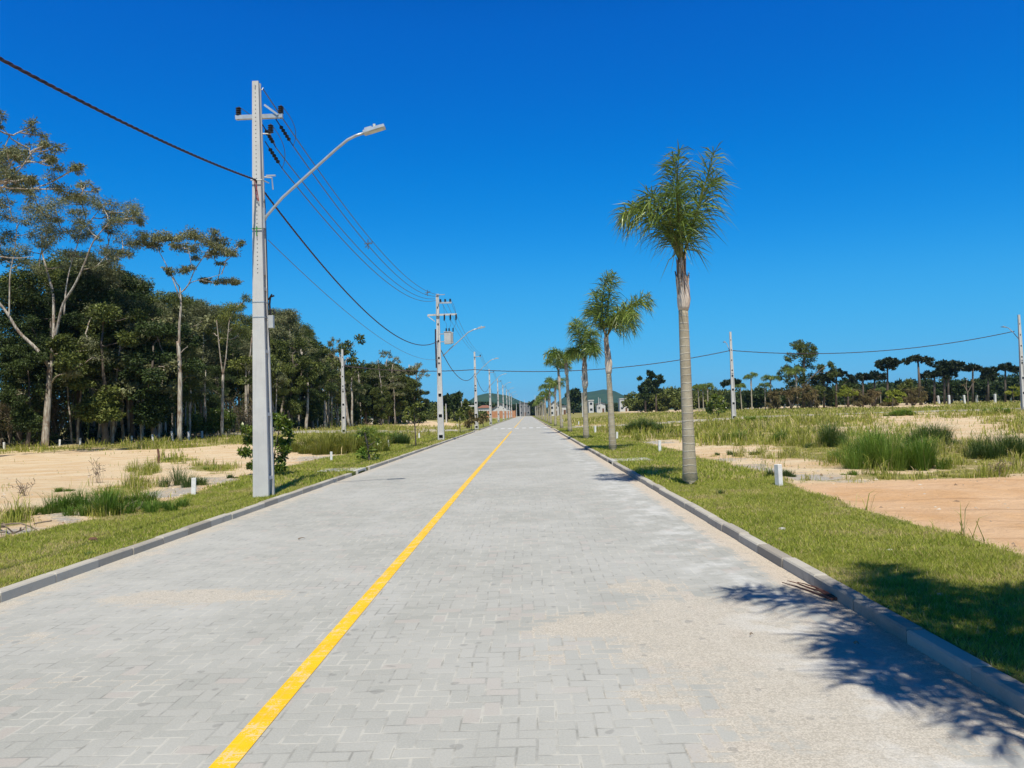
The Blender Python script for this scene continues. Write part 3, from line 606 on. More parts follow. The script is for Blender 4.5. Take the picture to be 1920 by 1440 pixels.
while s_ < ELEN:
    e, d = edge_at(s_)
    if e is None: break
    nrm = Vector((-d.y, d.x, 0)); nrm = nrm if nrm.x < 0 else -nrm; q = e+nrm*rk.uniform(.2, 6); q.z = H(q.x, q.y); s_ += rk.uniform(1.4, 3.6); f_ = rk.uniform(.6, 1.25)
    if proj((q.x, q.y, q.z))[0] < 800: place_tree(SL[rk.randrange(3)], q, 'thin pale stemmed young tree between the larger forest trunks', group='thin young trees in the left forest edge', name='slender_tree', rz=rk.random()*6.28, sc=(f_*1.1, f_*1.1, f_))
# bare thickets at the foot of the forest
def thicket(name, label, px0, px1, py, top, seed, leaf=.4, mat=M_BROWN):
    rs.seed(seed); a, b = gp(px0, py), gp(px1, py); m = MB(); cr = MB(); c0 = (a+b)/2; w = (b-a).length
    hh = atY(px0, top, a.y)[2]-a.z
    for k in range(int(9*w/3)+5):
        x = rs.uniform(-w/2, w/2); y = rs.uniform(0, 2.5); q = np.array([x, y, -.05]); d = np.array([rs.normal()*.35, rs.normal()*.3, 1]); h1 = hh*rs.uniform(.6, 1.05)
        P = curve(q, q+d*h1*.9, 0, n=6, j=.06); m.tube(P, np.linspace(.05, .012, 6), 5, False)
        for _ in range(9):
            s_ = P[rs.randint(2, 6)]; e_ = s_+np.array([rs.normal()*.5, rs.normal()*.5, rs.uniform(.3, 1.)])*hh*.28; B = curve(s_, e_, 0, n=4, j=.1); m.tube(B, np.linspace(.022, .007, 4), 4, False)
            cards(cr, np.repeat(B[1:], int(10*leaf)+1, 0)+rs.normal(size=(3*(int(10*leaf)+1), 3))*.15, rdir(3*(int(10*leaf)+1)), .16, .07)
    o = root(name, c0, label, 'shrub'); m.build('stems', M_TWIG, o); cr.build('foliage', mat, o)
thicket('bare_shrub', 'leafless brown twiggy thicket at the far left forest foot', -60, 20, 838, 735, 60, .8); thicket('bare_shrub', 'grey bare thicket just left of the forked eucalyptus trunk', 20, 78, 836, 750, 61, .8)
thicket('bare_shrub', 'tangled bare shrub at the forest foot left of the nearest pole', 418, 452, 817, 748, 62, .5)
thicket('leafy_shrub', 'low green topped shrub under the forest left of the nearest pole', 375, 405, 820, 775, 63, 5, M_BUSH)
# ------------------------------------------------------------------ palms
def leaflets(mb, P, n, L, Wd, dens_end=1., plum=1.):
    """plumose leaflets along rachis P"""
    P = np.asarray(P); T = np.gradient(P, axis=0); s = np.linspace(.16, 1, n); ix = s*(len(P)-1)
    B = np.stack([np.interp(ix, range(len(P)), P[:, q]) for q in range(3)], 1); D = np.stack([np.interp(ix, range(len(P)), T[:, q]) for q in range(3)], 1); D /= np.linalg.norm(D, axis=1)[:, None]
    sd = np.cross(D, rs.normal(size=(n, 3))*.55*plum+np.array([0, 0, 1.])); sd /= np.linalg.norm(sd, axis=1)[:, None]; sd *= np.where(np.arange(n) % 2, 1, -1)[:, None]
    dirn = sd*.85+D*rs.uniform(.25, .75, (n, 1))+rs.normal(size=(n, 3))*.28*plum; dirn /= np.linalg.norm(dirn, axis=1)[:, None]
    ln = L*(.45+.75*np.sin(math.pi*np.clip(s, .1, .97))**.6)*rs.uniform(.75, 1.15, n)
    A = np.cross(dirn, rdir(n)); A /= np.linalg.norm(A, axis=1)[:, None]; A *= Wd/2
    M1 = B+dirn*ln[:, None]*.5; M1[:, 2] -= ln*.07; E = B+dirn*ln[:, None]*.93; E[:, 2] -= ln*rs.uniform(.22, .6, n)
    V = np.stack([B-A*.6, B+A*.6, M1+A, M1-A, E], 1).reshape(-1, 3); o = np.arange(n)*5
    mb.add(V, np.stack([o, o+1, o+2, o+3], 1), np.stack([o+3, o+2, o+4], 1), R=np.repeat(np.clip(rs.rand(n)*.8+s*.2-.02, 0, 1), 5))
def bez(a, b, c, n=12):
    a, b, c = map(np.array, (a, b, c)); t_ = np.linspace(0, 1, n)[:, None]; return (1-t_)**2*a+2*t_*(1-t_)*b+t_**2*c
def palm(zs, zc, r, fronds, seed, nl=190, L=.62, Wd=.022, lean=(0, 0), lod=1):
    """trunk to zs, old leaf bases to zc, fronds as bezier control offsets from the crown; returns meshes"""
    rs.seed(seed); T = MB(); B = MB(); K = MB(); Fm = []; n = 26
    z = np.concatenate([[-.25, 0, .12, .35, .8], np.linspace(1.3, zs, n)]); rr = r*np.interp(z, [-.3, 0, .15, .5, 1.2, zs*.7, zs], [1.75, 1.7, 1.4, 1.2, 1.08, 1., .88])
    lx, ly = lean; ax = lx*(z/zc)**1.4; ay = ly*(z/zc)**1.4
    T.tube(np.stack([ax, ay, z], 1), rr, 14, True)
    z = np.linspace(zs, zc, 14); q = (z-zs)/(zc-zs); ax = lx*(z/zc)**1.4+np.sin(q*5)*.02; ay = ly*(z/zc)**1.4
    B.tube(np.stack([ax, ay, z], 1), r*np.interp(q, [0, .08, .2, .5, .8, 1], [.95, 1.2, 1.28, 1.1, .85, .5])*(1+rs.normal(size=14)*.04), 12, True); B.R[-1] = np.concatenate([np.repeat(1-q, 12), [1, 0]])
    for k in range(16):   # ragged boots
        a = rs.rand()*6.28; z0 = zs+(zc-zs)*rs.uniform(.05, .85); x0, y0 = lx*(z0/zc)**1.4, ly*(z0/zc)**1.4
        h_ = rs.uniform(.25, .6)*(zc-zs)/1.2; R0 = r*1.12*(1-.4*(z0-zs)/(zc-zs)); P = [(x0+math.cos(a)*R0*.75, y0+math.sin(a)*R0*.75, z0), (x0+math.cos(a)*R0*1.05, y0+math.sin(a)*R0*1.05, z0+h_*.6), (x0+math.cos(a)*R0*(1.1+rs.rand()*.5), y0+math.sin(a)*R0*(1.1+rs.rand()*.5), z0+h_)]
        B.tube(P, [r*.32, r*.22, r*.05], 5, True)
    top = np.array([lx, ly, zc])
    for (b_, c_) in fronds:
        fm = MB(); P = bez((0, 0, -.15), b_, c_, 16)+top; K.tube(P, np.linspace(.030, .006, 16), 5, False)
        leaflets(fm, P, nl, L, Wd); Fm.append(fm.build('frond', M_FROND, mesh_only=True))
    return T.build('trunk', M_PTRUNK, mesh_only=True, smooth=True), B.build('leaf_bases', M_BOOT, mesh_only=True, smooth=True), K.build('leaf_stalks', M_STALK, mesh_only=True), Fm
def place_palm(pm, loc, label, rz=0, sc=(1, 1, 1), group='queen palms in a row along the right kerb', name='palm_tree'):
    o = root(name, loc, label, 'palm tree', group, rz); o.scale = sc
    if loc[1] > 50: o.rotation_euler = (random.uniform(-.03, .03), random.uniform(-.03, .03), rz)
    for nm, me in zip(('trunk', 'leaf_bases', 'leaf_stalks'), pm[:3]): obj(nm, me, o)
    for f_ in pm[3]: obj('frond', f_, o)
    return o
PX = 3.22
def PZ(px, py, Y): return atY(px, py, Y)[2]-.085
k = 15.55/1440
def o1(dx, dy, d=0): return (dx*k, d, -dy*k)      # offset in photo pixels at the first palm, depth in metres
P1F = [(o1(-5, -120, .1), o1(9, -214, .25)), (o1(5, -110, -.2), o1(-14, -180, -.35)), (o1(35, -100, -.2), o1(64, -190, -.3)), (o1(46, -130, .3), o1(80, -160, .5)), (o1(-40, -130, -.25), o1(-112, -74, -.5)),
       (o1(-45, -135, .35), o1(-98, -98, .6)), (o1(-25, -90, -.5), o1(-72, -98, -.9)), (o1(-10, -80, -.6), o1(-28, -104, -1.1)), (o1(15, -90, .6), o1(34, -112, 1.2))]
p1 = palm(PZ(1291, 580, 15.55), PZ(1287, 480, 15.55), .108, P1F, 71, nl=210, L=.66, Wd=.020, lean=(-.0, 0))
RZ = -1.0*0
place_palm(p1, (3.24, 15.6, .07), 'tall palm with ragged brown boots nearest the camera in the kerb row')
k = 29.5/1440
P2F = [(o1(0, -60, 0), o1(20, -118, .2)), (o1(-15, -70, -.2), o1(5, -112, -.5)), (o1(25, -50, -.2), o1(80, -72, -.3)), (o1(30, -70, .4), o1(92, -62, .6)), (o1(-12, -60, .4), o1(-22, -50, 1.2)), (o1(15, -60, -.6), o1(40, -25, -1.5)), (o1(-15, -50, .3), o1(-16, -85, .5)), (o1(20, -60, .6), o1(60, -20, 1.))]
p2 = palm(PZ(1143, 700, 29.5), PZ(1139, 628, 29.5), .11, P2F, 72, nl=230, L=.72, Wd=.028, lean=(-.1, 0))
place_palm(p2, (3.24, 29.5, .07), 'second palm of the kerb row with one long frond reaching right beside the concrete slab')
k = 43./1440
P3F = [(o1(-10, -60, 0), o1(-15, -72, .2)), (o1(-5, -55, -.2), o1(-22, -60, -.5)), (o1(15, -50, -.2), o1(15, -45, -.8)), (o1(20, -45, .4), o1(18, -20, .9)), (o1(-12, -30, .4), o1(-25, -12, .8)), (o1(10, -40, .6), o1(0, -70, .8)), (o1(18, -30, -.6), o1(12, -5, -1.5))]
p3 = palm(PZ(1100, 727, 43.), PZ(1102, 670, 43.), .13, P3F, 73, nl=200, L=.72, Wd=.035, lean=(.05, 0))
place_palm(p3, (3.26, 43, .07), 'third palm of the kerb row with a crown bent over to the left')
def rf(seed, n, ln, up=.6, az=None):
    r = random.Random(seed); o = []
    for q in range(n):
        a = (q+r.random()*.7)*6.28/n; l = ln*r.uniform(.8, 1.1); u = r.uniform(.35, 1.0)*up
        o.append(((math.cos(a)*l*.3, math.sin(a)*l*.3, l*(.45+u*.4)), (math.cos(a)*l*(.85-.3*u), math.sin(a)*l*(.85-.3*u), l*(u*.95-.22))))
    return o
pv = [palm(4.3, 5.3, .12, rf(1, 8, 2.1), 81, nl=115, L=.62, Wd=.05), palm(4.0, 4.9, .12, rf(2, 7, 2.2, .75), 82, nl=115, L=.62, Wd=.05), palm(4.5, 5.6, .12, rf(3, 6, 2.1, 1.), 83, nl=120, L=.62, Wd=.05)]
ROW = [(58.4, 1.02, 0), (73.0-.6, .97, 2), (88., .92, 1), (102.5, .88, 0), (117, .8, 1), (131, .78, 2), (146, .76, 1), (160, .8, 0), (175, .78, 2), (190, .76, 1), (205, .8, 0), (221, .78, 1), (238, .8, 2), (256, .8, 0), (275, .8, 1), (296, .8, 2)]
for i, (Y, s_, v) in enumerate(ROW):
    place_palm(pv[v], (3.25+random.uniform(-.1, .1), Y, .07), ORD[i+3]+' palm counted away from the camera in the right kerb row', random.random()*6.28, (s_,)*3)
p0F = [((-.3, .5, 1.1), (-1.18, 1.45, .5)), ((.0, .5, 1.3), (.35, 1.58, 1.1)), ((-.5, .1, .9), (-1.0, .2, -.3)), ((-.3, -.4, .9), (-.8, -1.2, -.4)), ((-.5, -.3, .9), (-1.1, -.6, -.2)), ((.5, .2, 1.), (1.3, .4, .5)), ((.4, -.4, .9), (1., -.9, 0)), ((.1, -.5, 1.), (.3, -1.5, .2)), ((.1, .3, 1.3), (.3, .5, 1.9)), ((.5, .5, .9), (1.1, 1.1, .1))]
p0 = palm(3.9, 4.9, .108, p0F, 70, nl=330, L=.60, Wd=.028)
place_palm(p0, (3.34, 2.25, .07), 'palm beside the camera whose fronds cast the shadow on the right kerb')
# ------------------------------------------------------------------ poles
def pole_shaft(Ht, w0=.30, w1=.125, d0=.40, d1=.17, solid=.53):
    """tapered concrete pole: two flanges on +-y, a recessed web with ribs below, solid above"""
    m = MB(); W_ = lambda z: w0+(w1-w0)*z/Ht; D_ = lambda z: d0+(d1-d0)*z/Ht; zs = Ht*solid
    tf = lambda z: .075-.03*z/Ht
    def seg(z0, z1, fx, fy): m.frustum((fx(z0)[0], fx(z0)[1], fy(z0)[0], fy(z0)[1], z0), (fx(z1)[0], fx(z1)[1], fy(z1)[0], fy(z1)[1], z1))
    for sg in (-1, 1):
        seg(-.2, Ht, lambda z: (-W_(z)/2, W_(z)/2), lambda z: tuple(sorted((sg*D_(z)/2, sg*(D_(z)/2-tf(z))))))
    seg(-.2, zs, lambda z: (-.028, .028), lambda z: (-(D_(z)/2-tf(z)), D_(z)/2-tf(z)))
    seg(zs, Ht-.01, lambda z: (-W_(z)/2+.012, W_(z)/2-.012), lambda z: (-(D_(z)/2-tf(z)), D_(z)/2-tf(z)))
    z = .35
    while z < zs:
        seg(z, z+.07, lambda z: (-W_(z)/2+.01, W_(z)/2-.01), lambda z: (-(D_(z)/2-tf(z)), D_(z)/2-tf(z))); z += 1.3
    return m.build('shaft', M_POLE, mesh_only=True)
UB = MB().box((0, 0, 0), (1, 1, 1)).build('opening_shade', M_HOLE, mesh_only=True)
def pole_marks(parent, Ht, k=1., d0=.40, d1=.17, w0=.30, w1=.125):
    """dark boxes painting the gap shade of openings on the recessed web, below each rib, and in the solid part; each its own part"""
    def add(c, d): o = obj('opening_shade', UB, parent, (c[1], c[0], c[2]*k)); o.scale = (d[1], d[0], d[2]*k)
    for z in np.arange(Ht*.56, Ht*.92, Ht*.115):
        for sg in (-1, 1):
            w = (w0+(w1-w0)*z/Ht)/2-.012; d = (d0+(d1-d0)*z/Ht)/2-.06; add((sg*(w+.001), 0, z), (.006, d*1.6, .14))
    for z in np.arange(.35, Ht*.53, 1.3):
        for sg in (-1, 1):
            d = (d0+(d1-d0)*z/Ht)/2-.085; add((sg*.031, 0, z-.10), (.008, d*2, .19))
def insulator(m, c, h=.16, r=.055, n=4, ax='z'):
    P = []; R = []
    for q in range(n): z = q/n*h; P += [z, z+h/n*.25, z+h/n*.55, z+h/n*.8]; R += [r*.55, r, r*.95, r*.5]
    P.append(h); R.append(r*.3); P = np.array(P)
    Q = np.zeros((len(P), 3)); Q[:, 2 if ax == 'z' else 1] = P; m.tube(Q+np.array(c), R, 9)
def lamp(parent, pts, r=.032, hd=.55):
    """arm along pts, head at the end pointing on along the arm"""
    a = MB(); a.tube(pts, r, 8); arm = a.build('lamp_arm', M_STEEL, parent, smooth=True)
    e = np.array(pts[-1]); d = e-np.array(pts[-2]); d /= np.linalg.norm(d); h = MB(); ang = math.asin(d[2]); hz = math.atan2(d[1], d[0])
    c = e+d*hd*.45; h.box(c, (hd, .20, .055), rz=hz, tilt=(0, -ang)); h.box(c-d*hd*.26+np.array([0, 0, .045]), (hd*.34, .15, .06), rz=hz, tilt=(0, -ang)); h.box(c+d*hd*.05+np.array([0, 0, .04]), (hd*.5, .10, .03), rz=hz, tilt=(0, -ang))
    hd_ = h.build('lamp_head', M_STEEL, parent); g = MB(); g.box(c+d*hd*.1+np.array([0, 0, -.033]), (hd*.62, .15, .014), rz=hz, tilt=(0, -ang)); g.build('lens', M_LENS, hd_)
    h2 = MB(); h2.tube([c+[0, 0, .06], c+[0, 0, .12]], .03, 8); h2.build('photocell', M_LENS, hd_)
    return arm
PXL = -5.45; PY = [15.75, 48.4, 82.6, 115, 147, 179, 211, 243, 275]
# nearest pole
P1 = Vector((PXL, PY[0], .08)); Y1 = P1.y
def L1(px, py, dy=0): v = atY(px, py, Y1+dy)-np.array(P1); return v
HT1 = L1(476, 155)[2]
op = root('utility_pole', P1, 'nearest tall concrete utility pole with a street lamp arm and black insulators', 'utility pole', 'concrete utility poles along the left kerb')
obj('shaft', pole_shaft(HT1, .32, .13, .40, .17), op)
m = MB()
for z in np.arange(4.6, HT1-.12, .086):
    D = (.40+(.17-.40)*z/HT1)/2; m.tube([(0, -D+.004, z), (0, -D-.003, z)], .0105, 8)
m.build('bolt_hole', M_HOLE, op)
zc = L1(497, 214)[2]; ca = MB(); ca.box((.0, .13, zc), (1.0, .07, .085)); ca.box((.27, .08, zc+.12), (.04, .02, .36), tilt=(0, -.9)); cao = ca.build('crossarm', M_STEEL, op)
for x in (-.44, .46):
    i_ = MB(); i_.tube([(x, .13, zc-.06), (x, .13, zc+.06)], .015, 6); i_.build('pin', M_STEEL, cao); i_ = MB(); insulator(i_, (x, .13, zc+.05), .17, .06); i_.build('insulator', M_BLK, cao)
b_ = MB(); zb = L1(510, 245)[2]; b_.tube([(.05, .1, zb-.02), (.24, .12, zb-.02), (.24, .12, zb+.02)], .014, 6); bo = b_.build('bracket', M_STEEL, op); i_ = MB(); insulator(i_, (.24, .12, zb), .18, .06); i_.build('insulator', M_BLK, bo)
WEND = []
for nm, a, b in (('x', (.34, .17, zc-.05), (.52, .75, zc-.42)), ('x', (.05, .17, zc-.15), (.12, .8, zc-.42)), ('x', (.10, .17, zb-.16), (.22, .9, zb-.5))):
    a, b = np.array(a), np.array(b); st = MB(); st.tube([a, a+(b-a)*.25], .012, 6); st.tube([a+(b-a)*.8, b], .010, 6)
    for q in range(5): c = a+(b-a)*(.25+.11*q); st.tube([c, c+(b-a)*.055, c+(b-a)*.11], [.02, .048, .02], 8)
    st.build('strain_insulator', M_BLK, op); WEND.append(b)
j = MB()
for (a, b) in ((( .46, .13, zc+.24), WEND[0]), ((.24, .12, zb+.2), WEND[2]), ((-.44, .13, zc+.24), WEND[1])):
    a, b = np.array(a), np.array(b); j.tube(bez(a, (a+b)/2+np.array([.28, .15, .0]), b, 10), .007, 5)
j.build('jumper_wire', M_WIRE, op)
lz = L1(500, 405)[2]
pts = [(.10, 0, lz-.12), (.16, 0, lz+.0)] + [tuple(L1(a, b)*np.array([1, 0, 1])) for a, b in ((530, 370), (580, 325), (630, 280), (652, 262), (668, 254), (684, 249))]
lamp(op, pts, .030, .46); m = MB(); m.box((.11, 0, lz-.05), (.05, .09, .42)); m.build('arm_clamp', M_STEEL, op)
zr = L1(485, 342)[2]; m = MB(); m.tube([(-.10, -.17, zr), (.13, -.17, zr), (.2, .06, zr)], .012, 6); m.tube([(.05, .12, zr+.15), (.22, .2, zr+.15), (.24, .2, zr-.1)], .016, 6); m.box((.2, .2, zr+.2), (.2, .03, .03)); m.build('cable_bracket', M_STEEL, op)
m = MB(); m.tube(bez((-.03, -.165, zr), (.0, -.2, zr-.3), (.05, -.17, zr-.44), 8), .008, 5); m.tube(bez((-.01, -.165, zr), (.05, -.2, zr-.25), (.06, -.17, zr-.44), 8), .008, 5); m.build('red_wire', M_RED, op)
zg = L1(487, 432)[2]; m = MB(); m.box((0, -.155, zg), (.21, .012, .016)); m.box((0, -.158, zg-.05), (.018, .012, .2)); m.build('green_strap', M_GRN, op)
for z_ in (L1(490, 568)[2], L1(490, 596)[2]):
    hw = (.32+(.13-.32)*z_/HT1)/2+.004; hd = (.40+(.17-.40)*z_/HT1)/2+.004; m = MB(); m.box((0, -hd, z_), (hw*2, .006, .018)); m.box((hw, 0, z_), (.006, hd*2, .018)); m.box((-hw, 0, z_), (.006, hd*2, .018)); m.build('steel_band', M_STEEL, op)
zk = L1(505, 570)[2]; m = MB(); m.tube([(.14, .05, zk-.35), (.19, .05, zk-.2), (.17, .05, zk), (.19, .05, zk+.15), (.27, .05, zk+.18)], .02, 6); m.tube([(.17, .05, zk-.1), (.25, .05, zk-.12), (.28, .05, zk-.2)], .018, 6); m.tube([(.15, .05, zk+.1), (.24, 0, zk+.2)], .016, 6); m.build('cable_hook', M_BLK, op)
m = MB(); m.box((.21, .02, L1(508, 603)[2]), (.10, .10, .26)); m.build('junction_box', M_TANK, op)
m = MB(); m.tube([(.125, .02, zk+2.2), (.14, .03, zk+1), (.15, .03, zk-.5), (.17, .03, zk-.9)], .010, 5); m.build('drop_cable', M_BLK, op)
m = MB(); m.tube([(.0, -.12, HT1-.1), (.07, .1, HT1-.12), (.1, .12, HT1-.06)], .01, 5); m.build('top_bolt', M_STEEL, op)
# pole with transformer
P2 = Vector((PXL, PY[1], .08)); Y2 = P2.y
def L2(px, py, dy=0): return (atY(px, py, Y2+dy)-np.array(P2))*np.array([1, 0, 1])
HT2 = L2(822, 551)[2]; o2 = root('utility_pole', P2, 'concrete utility pole carrying the grey transformer and two crossarms', 'utility pole', 'concrete utility poles along the left kerb')
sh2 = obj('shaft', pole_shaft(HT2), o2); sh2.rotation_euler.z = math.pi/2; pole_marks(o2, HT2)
z1, z2 = L2(838, 568)[2], L2(835, 590.5)[2]
m = MB(); m.box((.48, -.14, z1), (.86, .08, .1)); c1 = m.build('crossarm', M_STEEL, o2); m = MB(); m.box((.30, -.14, z2), (1.85, .09, .11)); m.box((-.42, -.14, z2-.22), (.05, .05, .6), tilt=(0, -.9)); c2 = m.build('crossarm', M_POLE, o2)
m = MB(); m.box((.22, -.1, L2(825, 553)[2]), (.55, .05, .05)); m.build('crossarm', M_STEEL, o2)
for x in (.2, .5, .82): m = MB(); insulator(m, (x, -.14, z1+.05), .19, .07); m.build('insulator', M_BLK, c1)
for x in (.42, .80, 1.16): m = MB(); m.tube([(x, -.2, z2-.02), (x, -.22, z2-.38)], [.035, .045], 8); m.tube([(x+.05, -.26, z2), (x+.06, -.26, z2-.3)], .015, 6); m.build('fuse_cutout', M_BLK, c2)
za = L2(841, 645)[2]; zb_ = L2(841, 623)[2]
tz = MB(); tz.cbox((.60, -.05, (za+zb_)/2), (.42, .42, zb_-za), .03); tz.box((.60, -.05, zb_+.01), (.47, .47, .04)); tk = tz.build('transformer', M_TANK, o2)
fz = MB()
for x in (.84, .88, .92): fz.box((x, -.05, (za+zb_)/2), (.025, .36, (zb_-za)*.8))
fz.box((.88, -.05, zb_-.05), (.16, .36, .04)); fz.box((.88, -.05, za+.06), (.16, .36, .04)); fz.build('radiator', M_TANK, tk)
m = MB(); m.box((.25, -.05, za+.15), (.4, .08, .06)); m.box((.25, -.05, zb_-.1), (.4, .08, .06)); m.build('mount', M_STEEL, tk)
for x in (.52, .70): m = MB(); insulator(m, (x, -.1, zb_+.03), .22, .06); m.build('bushing', M_BLK, tk)
m = MB(); insulator(m, (.95, -.1, zb_+.02), .24, .05); m.build('arrester', M_BLK, tk)
m = MB()
for a, b in (((.42, -.22, z2-.38), (.52, -.1, zb_+.25)), ((.80, -.22, z2-.38), (.70, -.1, zb_+.25)), ((1.16, -.22, z2-.38), (.95, -.1, zb_+.26)), ((.82, -.14, z1+.25), (1.16, -.2, z2+.02)), ((.2, -.14, z1+.25), (.42, -.2, z2+.02))):
    a, b = np.array(a), np.array(b); m.tube(bez(a, (a+b)/2+np.array([.15, 0, .0]), b, 8), .009, 5)
m.build('jumper_wire', M_WIRE, o2)
m = MB(); m.tube([(-.16, -.15, z2-.9), (-.18, -.12, L2(820, 640)[2]), (-.17, -.12, L2(822, 690)[2])], .045, 7); m.build('cable_bundle', M_CABLE, o2)
lamp(o2, [tuple(L2(*q)) for q in ((830, 668), (845, 653), (862, 638), (878, 623), (888, 618), (896, 616))], .035, .5)
# plain lamp poles further along: one built, others copied
def lamp_pole(name, loc, Ht, label, cat, group, sgn=1, arm=True, cross=True, lamph=.70, away=False):
    o = root(name, loc, label, cat, group)
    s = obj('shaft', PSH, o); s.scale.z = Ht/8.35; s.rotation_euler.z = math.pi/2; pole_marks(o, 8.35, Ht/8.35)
    if cross: m = MB(); zc_ = Ht*.935; m.box((.30, -.1, zc_), (.75, .07, .07)); c = m.build('crossarm', M_STEEL, o); m = MB(); insulator(m, (.62, -.1, zc_+.03), .16, .06); m.build('insulator', M_BLK, c)
    if arm and away: z_ = Ht*lamph; lamp(o, [(0, .12, z_), (0, .9, z_+.72), (0, 1.5, z_+1.18), (0, 1.8, z_+1.30), (0, 2.05, z_+1.34)], .035, .5)
    elif arm: z_ = Ht*lamph; lamp(o, [(.1*sgn, 0, z_), (.9*sgn, 0, z_+.85), (1.6*sgn, 0, z_+1.45), (1.9*sgn, 0, z_+1.62), (2.15*sgn, 0, z_+1.66)], .035, .5)
    return o
PSH = pole_shaft(8.35)
o3 = lamp_pole('utility_pole', (PXL, PY[2], .08), 8.35, 'third concrete utility pole just beyond the side street, without transformer', 'utility pole', 'concrete utility poles along the left kerb')
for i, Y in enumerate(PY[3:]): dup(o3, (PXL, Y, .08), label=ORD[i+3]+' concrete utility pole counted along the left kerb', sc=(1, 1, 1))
def cross_pole(bx, by, tx, ty, Y, label, sgn, arm=True, lean=0):
    top = atY(tx, ty, Y); bt = atY(bx, by, Y); gz = H(top[0], Y); return lamp_pole('street_lamp', (bt[0], Y, gz), top[2]-gz, label, 'street lamp', 'lamp poles along the side street', sgn, arm, False, .74, True)
YX = 72.3
q1 = cross_pole(645, 805, 641, 655, YX, 'concrete lamp pole in the left lot in front of the forest', 1)
q2 = cross_pole(1376, 782, 1370, 622, YX, 'white concrete lamp pole in the middle of the right field', -1)
q3 = cross_pole(1921, 780, 1915, 590, YX-4, 'concrete lamp pole at the right edge of the photo', -1)
# distant poles
dp = MB(); dp.frustum((-.15, .15, -.15, .15, -.3), (-.07, .07, -.07, .07, 1)); DPM = dp.build('distant_pole', M_POLE, mesh_only=True)
for i, (px, pt, Y) in enumerate(((865, 740, 190), (861, 752, 200), (887, 768, 260), (968, 756, 330), (975, 750, 330), (983, 749, 360), (1003, 741, 300), (1091, 735, 190), (1122, 745, 260), (1125, 747, 270), (1044, 743, 300), (1162, 750, 300), (836, 757, 150), (1018, 752, 340), (1068, 750, 320))):
    T = atY(px, pt, Y); o = obj('distant_pole', DPM, loc=(T[0], Y, H(T[0], Y))); o.scale = (1, 1, max(3., T[2]-H(T[0], Y)))
    tag(o, 'far off thin concrete pole standing '+('left' if px < 900 else 'near the road end' if px < 1030 else 'right')+' of the road near the horizon'.replace('near the road end of the road', 'by the road'), 'pole', 'far concrete poles near the horizon')
# ------------------------------------------------------------------ cables
def span(a, b, sag, n=40):
    t_ = np.linspace(0, 1, n)[:, None]; P = (1-t_)*np.array(a)+t_*np.array(b); P[:, 2] -= (4*sag*t_*(1-t_))[:, 0]; return P
def twisted(name, a, b, sag, label, r=.011, R=.013, n=60, pitch=.45):
    m = MB(); P = span(a, b, sag, n); L = np.linalg.norm(np.array(b)-np.array(a)); s = np.linspace(0, L, n)
    for q in range(3):
        ph = s/pitch*6.283+q*2.094; Q = P.copy(); Q[:, 0] += np.cos(ph)*R; Q[:, 2] += np.sin(ph)*R; m.tube(Q, r, 5, False)
    return tag(m.build(name, M_CABLE, smooth=True), label, 'cable', 'overhead cables')
A1 = np.array(P1)+np.array([0, -.17-.03, zr]); A2 = np.array(P2)+L2(820, 641)+np.array([-.0, -.18, 0]); 
twisted('power_cable', (PXL, -16.5, A1[2]+.1), A1, 1.5, 'thick black twisted cable crossing the sky from the top left to the nearest pole', n=420)
twisted('power_cable', A1, A2, 1.35, 'thick black twisted cable sagging from the nearest pole to the transformer pole', r=.012, n=300)
prev = A2
for i, Y in enumerate(PY[2:]):
    nx_ = np.array([PXL, Y-.15, .08+6.0]); m = MB(); m.tube(span(prev, nx_, 1.5, 30), .028, 5, False); tag(m.build('power_cable', M_CABLE), 'low black cable of the '+ORD[i+2]+' span counted along the left kerb poles', 'cable', 'overhead cables'); prev = nx_
zt2 = .08+z1+.22
for q, (s0, e0, lab) in enumerate(((WEND[0], (.15, 0, HT2-.12), 'outer thin wire'), (WEND[1], (-.18, 0, HT2-.3), 'inner thin wire'), (WEND[2], (-.1, 0, HT2-.4), 'lowest thin wire'), (np.array([.1, .12, HT1-.1]), (.0, -.1, HT2-.05), 'topmost thin messenger wire'))):
    m = MB(); m.tube(span(np.array(P1)+s0, np.array(P2)+np.array(e0), [1.0, .95, 1.0, .95][q], 50), .0125, 5, False); tag(m.build('overhead_wire', M_WIRE), lab+' from the nearest pole top to the transformer pole', 'wire', 'overhead wires')
m = MB(); m.tube(span(L1(503, 450)+np.array(P1), np.array(P2)+np.array([-.1, -.1, L2(824, 674)[2]]), .75, 40), .008, 5, False); tag(m.build('overhead_wire', M_WIRE), 'faint low wire strung below the twisted cable to the transformer pole', 'wire', 'overhead wires')
def spacer(c, label):
    m = MB(); c = np.array(c); m.tube([c+[-.14, 0, .05], c+[.14, 0, .05]], .02, 5); m.tube([c+[0, 0, -.16], c+[0, 0, .22]], .02, 5); m.tube([c+[-.12, 0, -.1], c+[.1, 0, .12]], .016, 5); m.tube([c+[.14, 0, .05], c+[.16, 0, .14]], .02, 5); tag(m.build('wire_spacer', M_WIRE), label, 'spacer')
spacer(atY(690, 457, 29.5)-np.array([0, 0, .05]), 'small wire spacer clipping the four upper wires in mid span'); spacer(np.array(P2)+[-.35, -2.2, HT2-.3], 'small wire spacer just before the transformer pole')
ends = [np.array([.2, 0, 0]), np.array([.5, 0, 0]), np.array([.8, 0, 0])]; pz = zt2
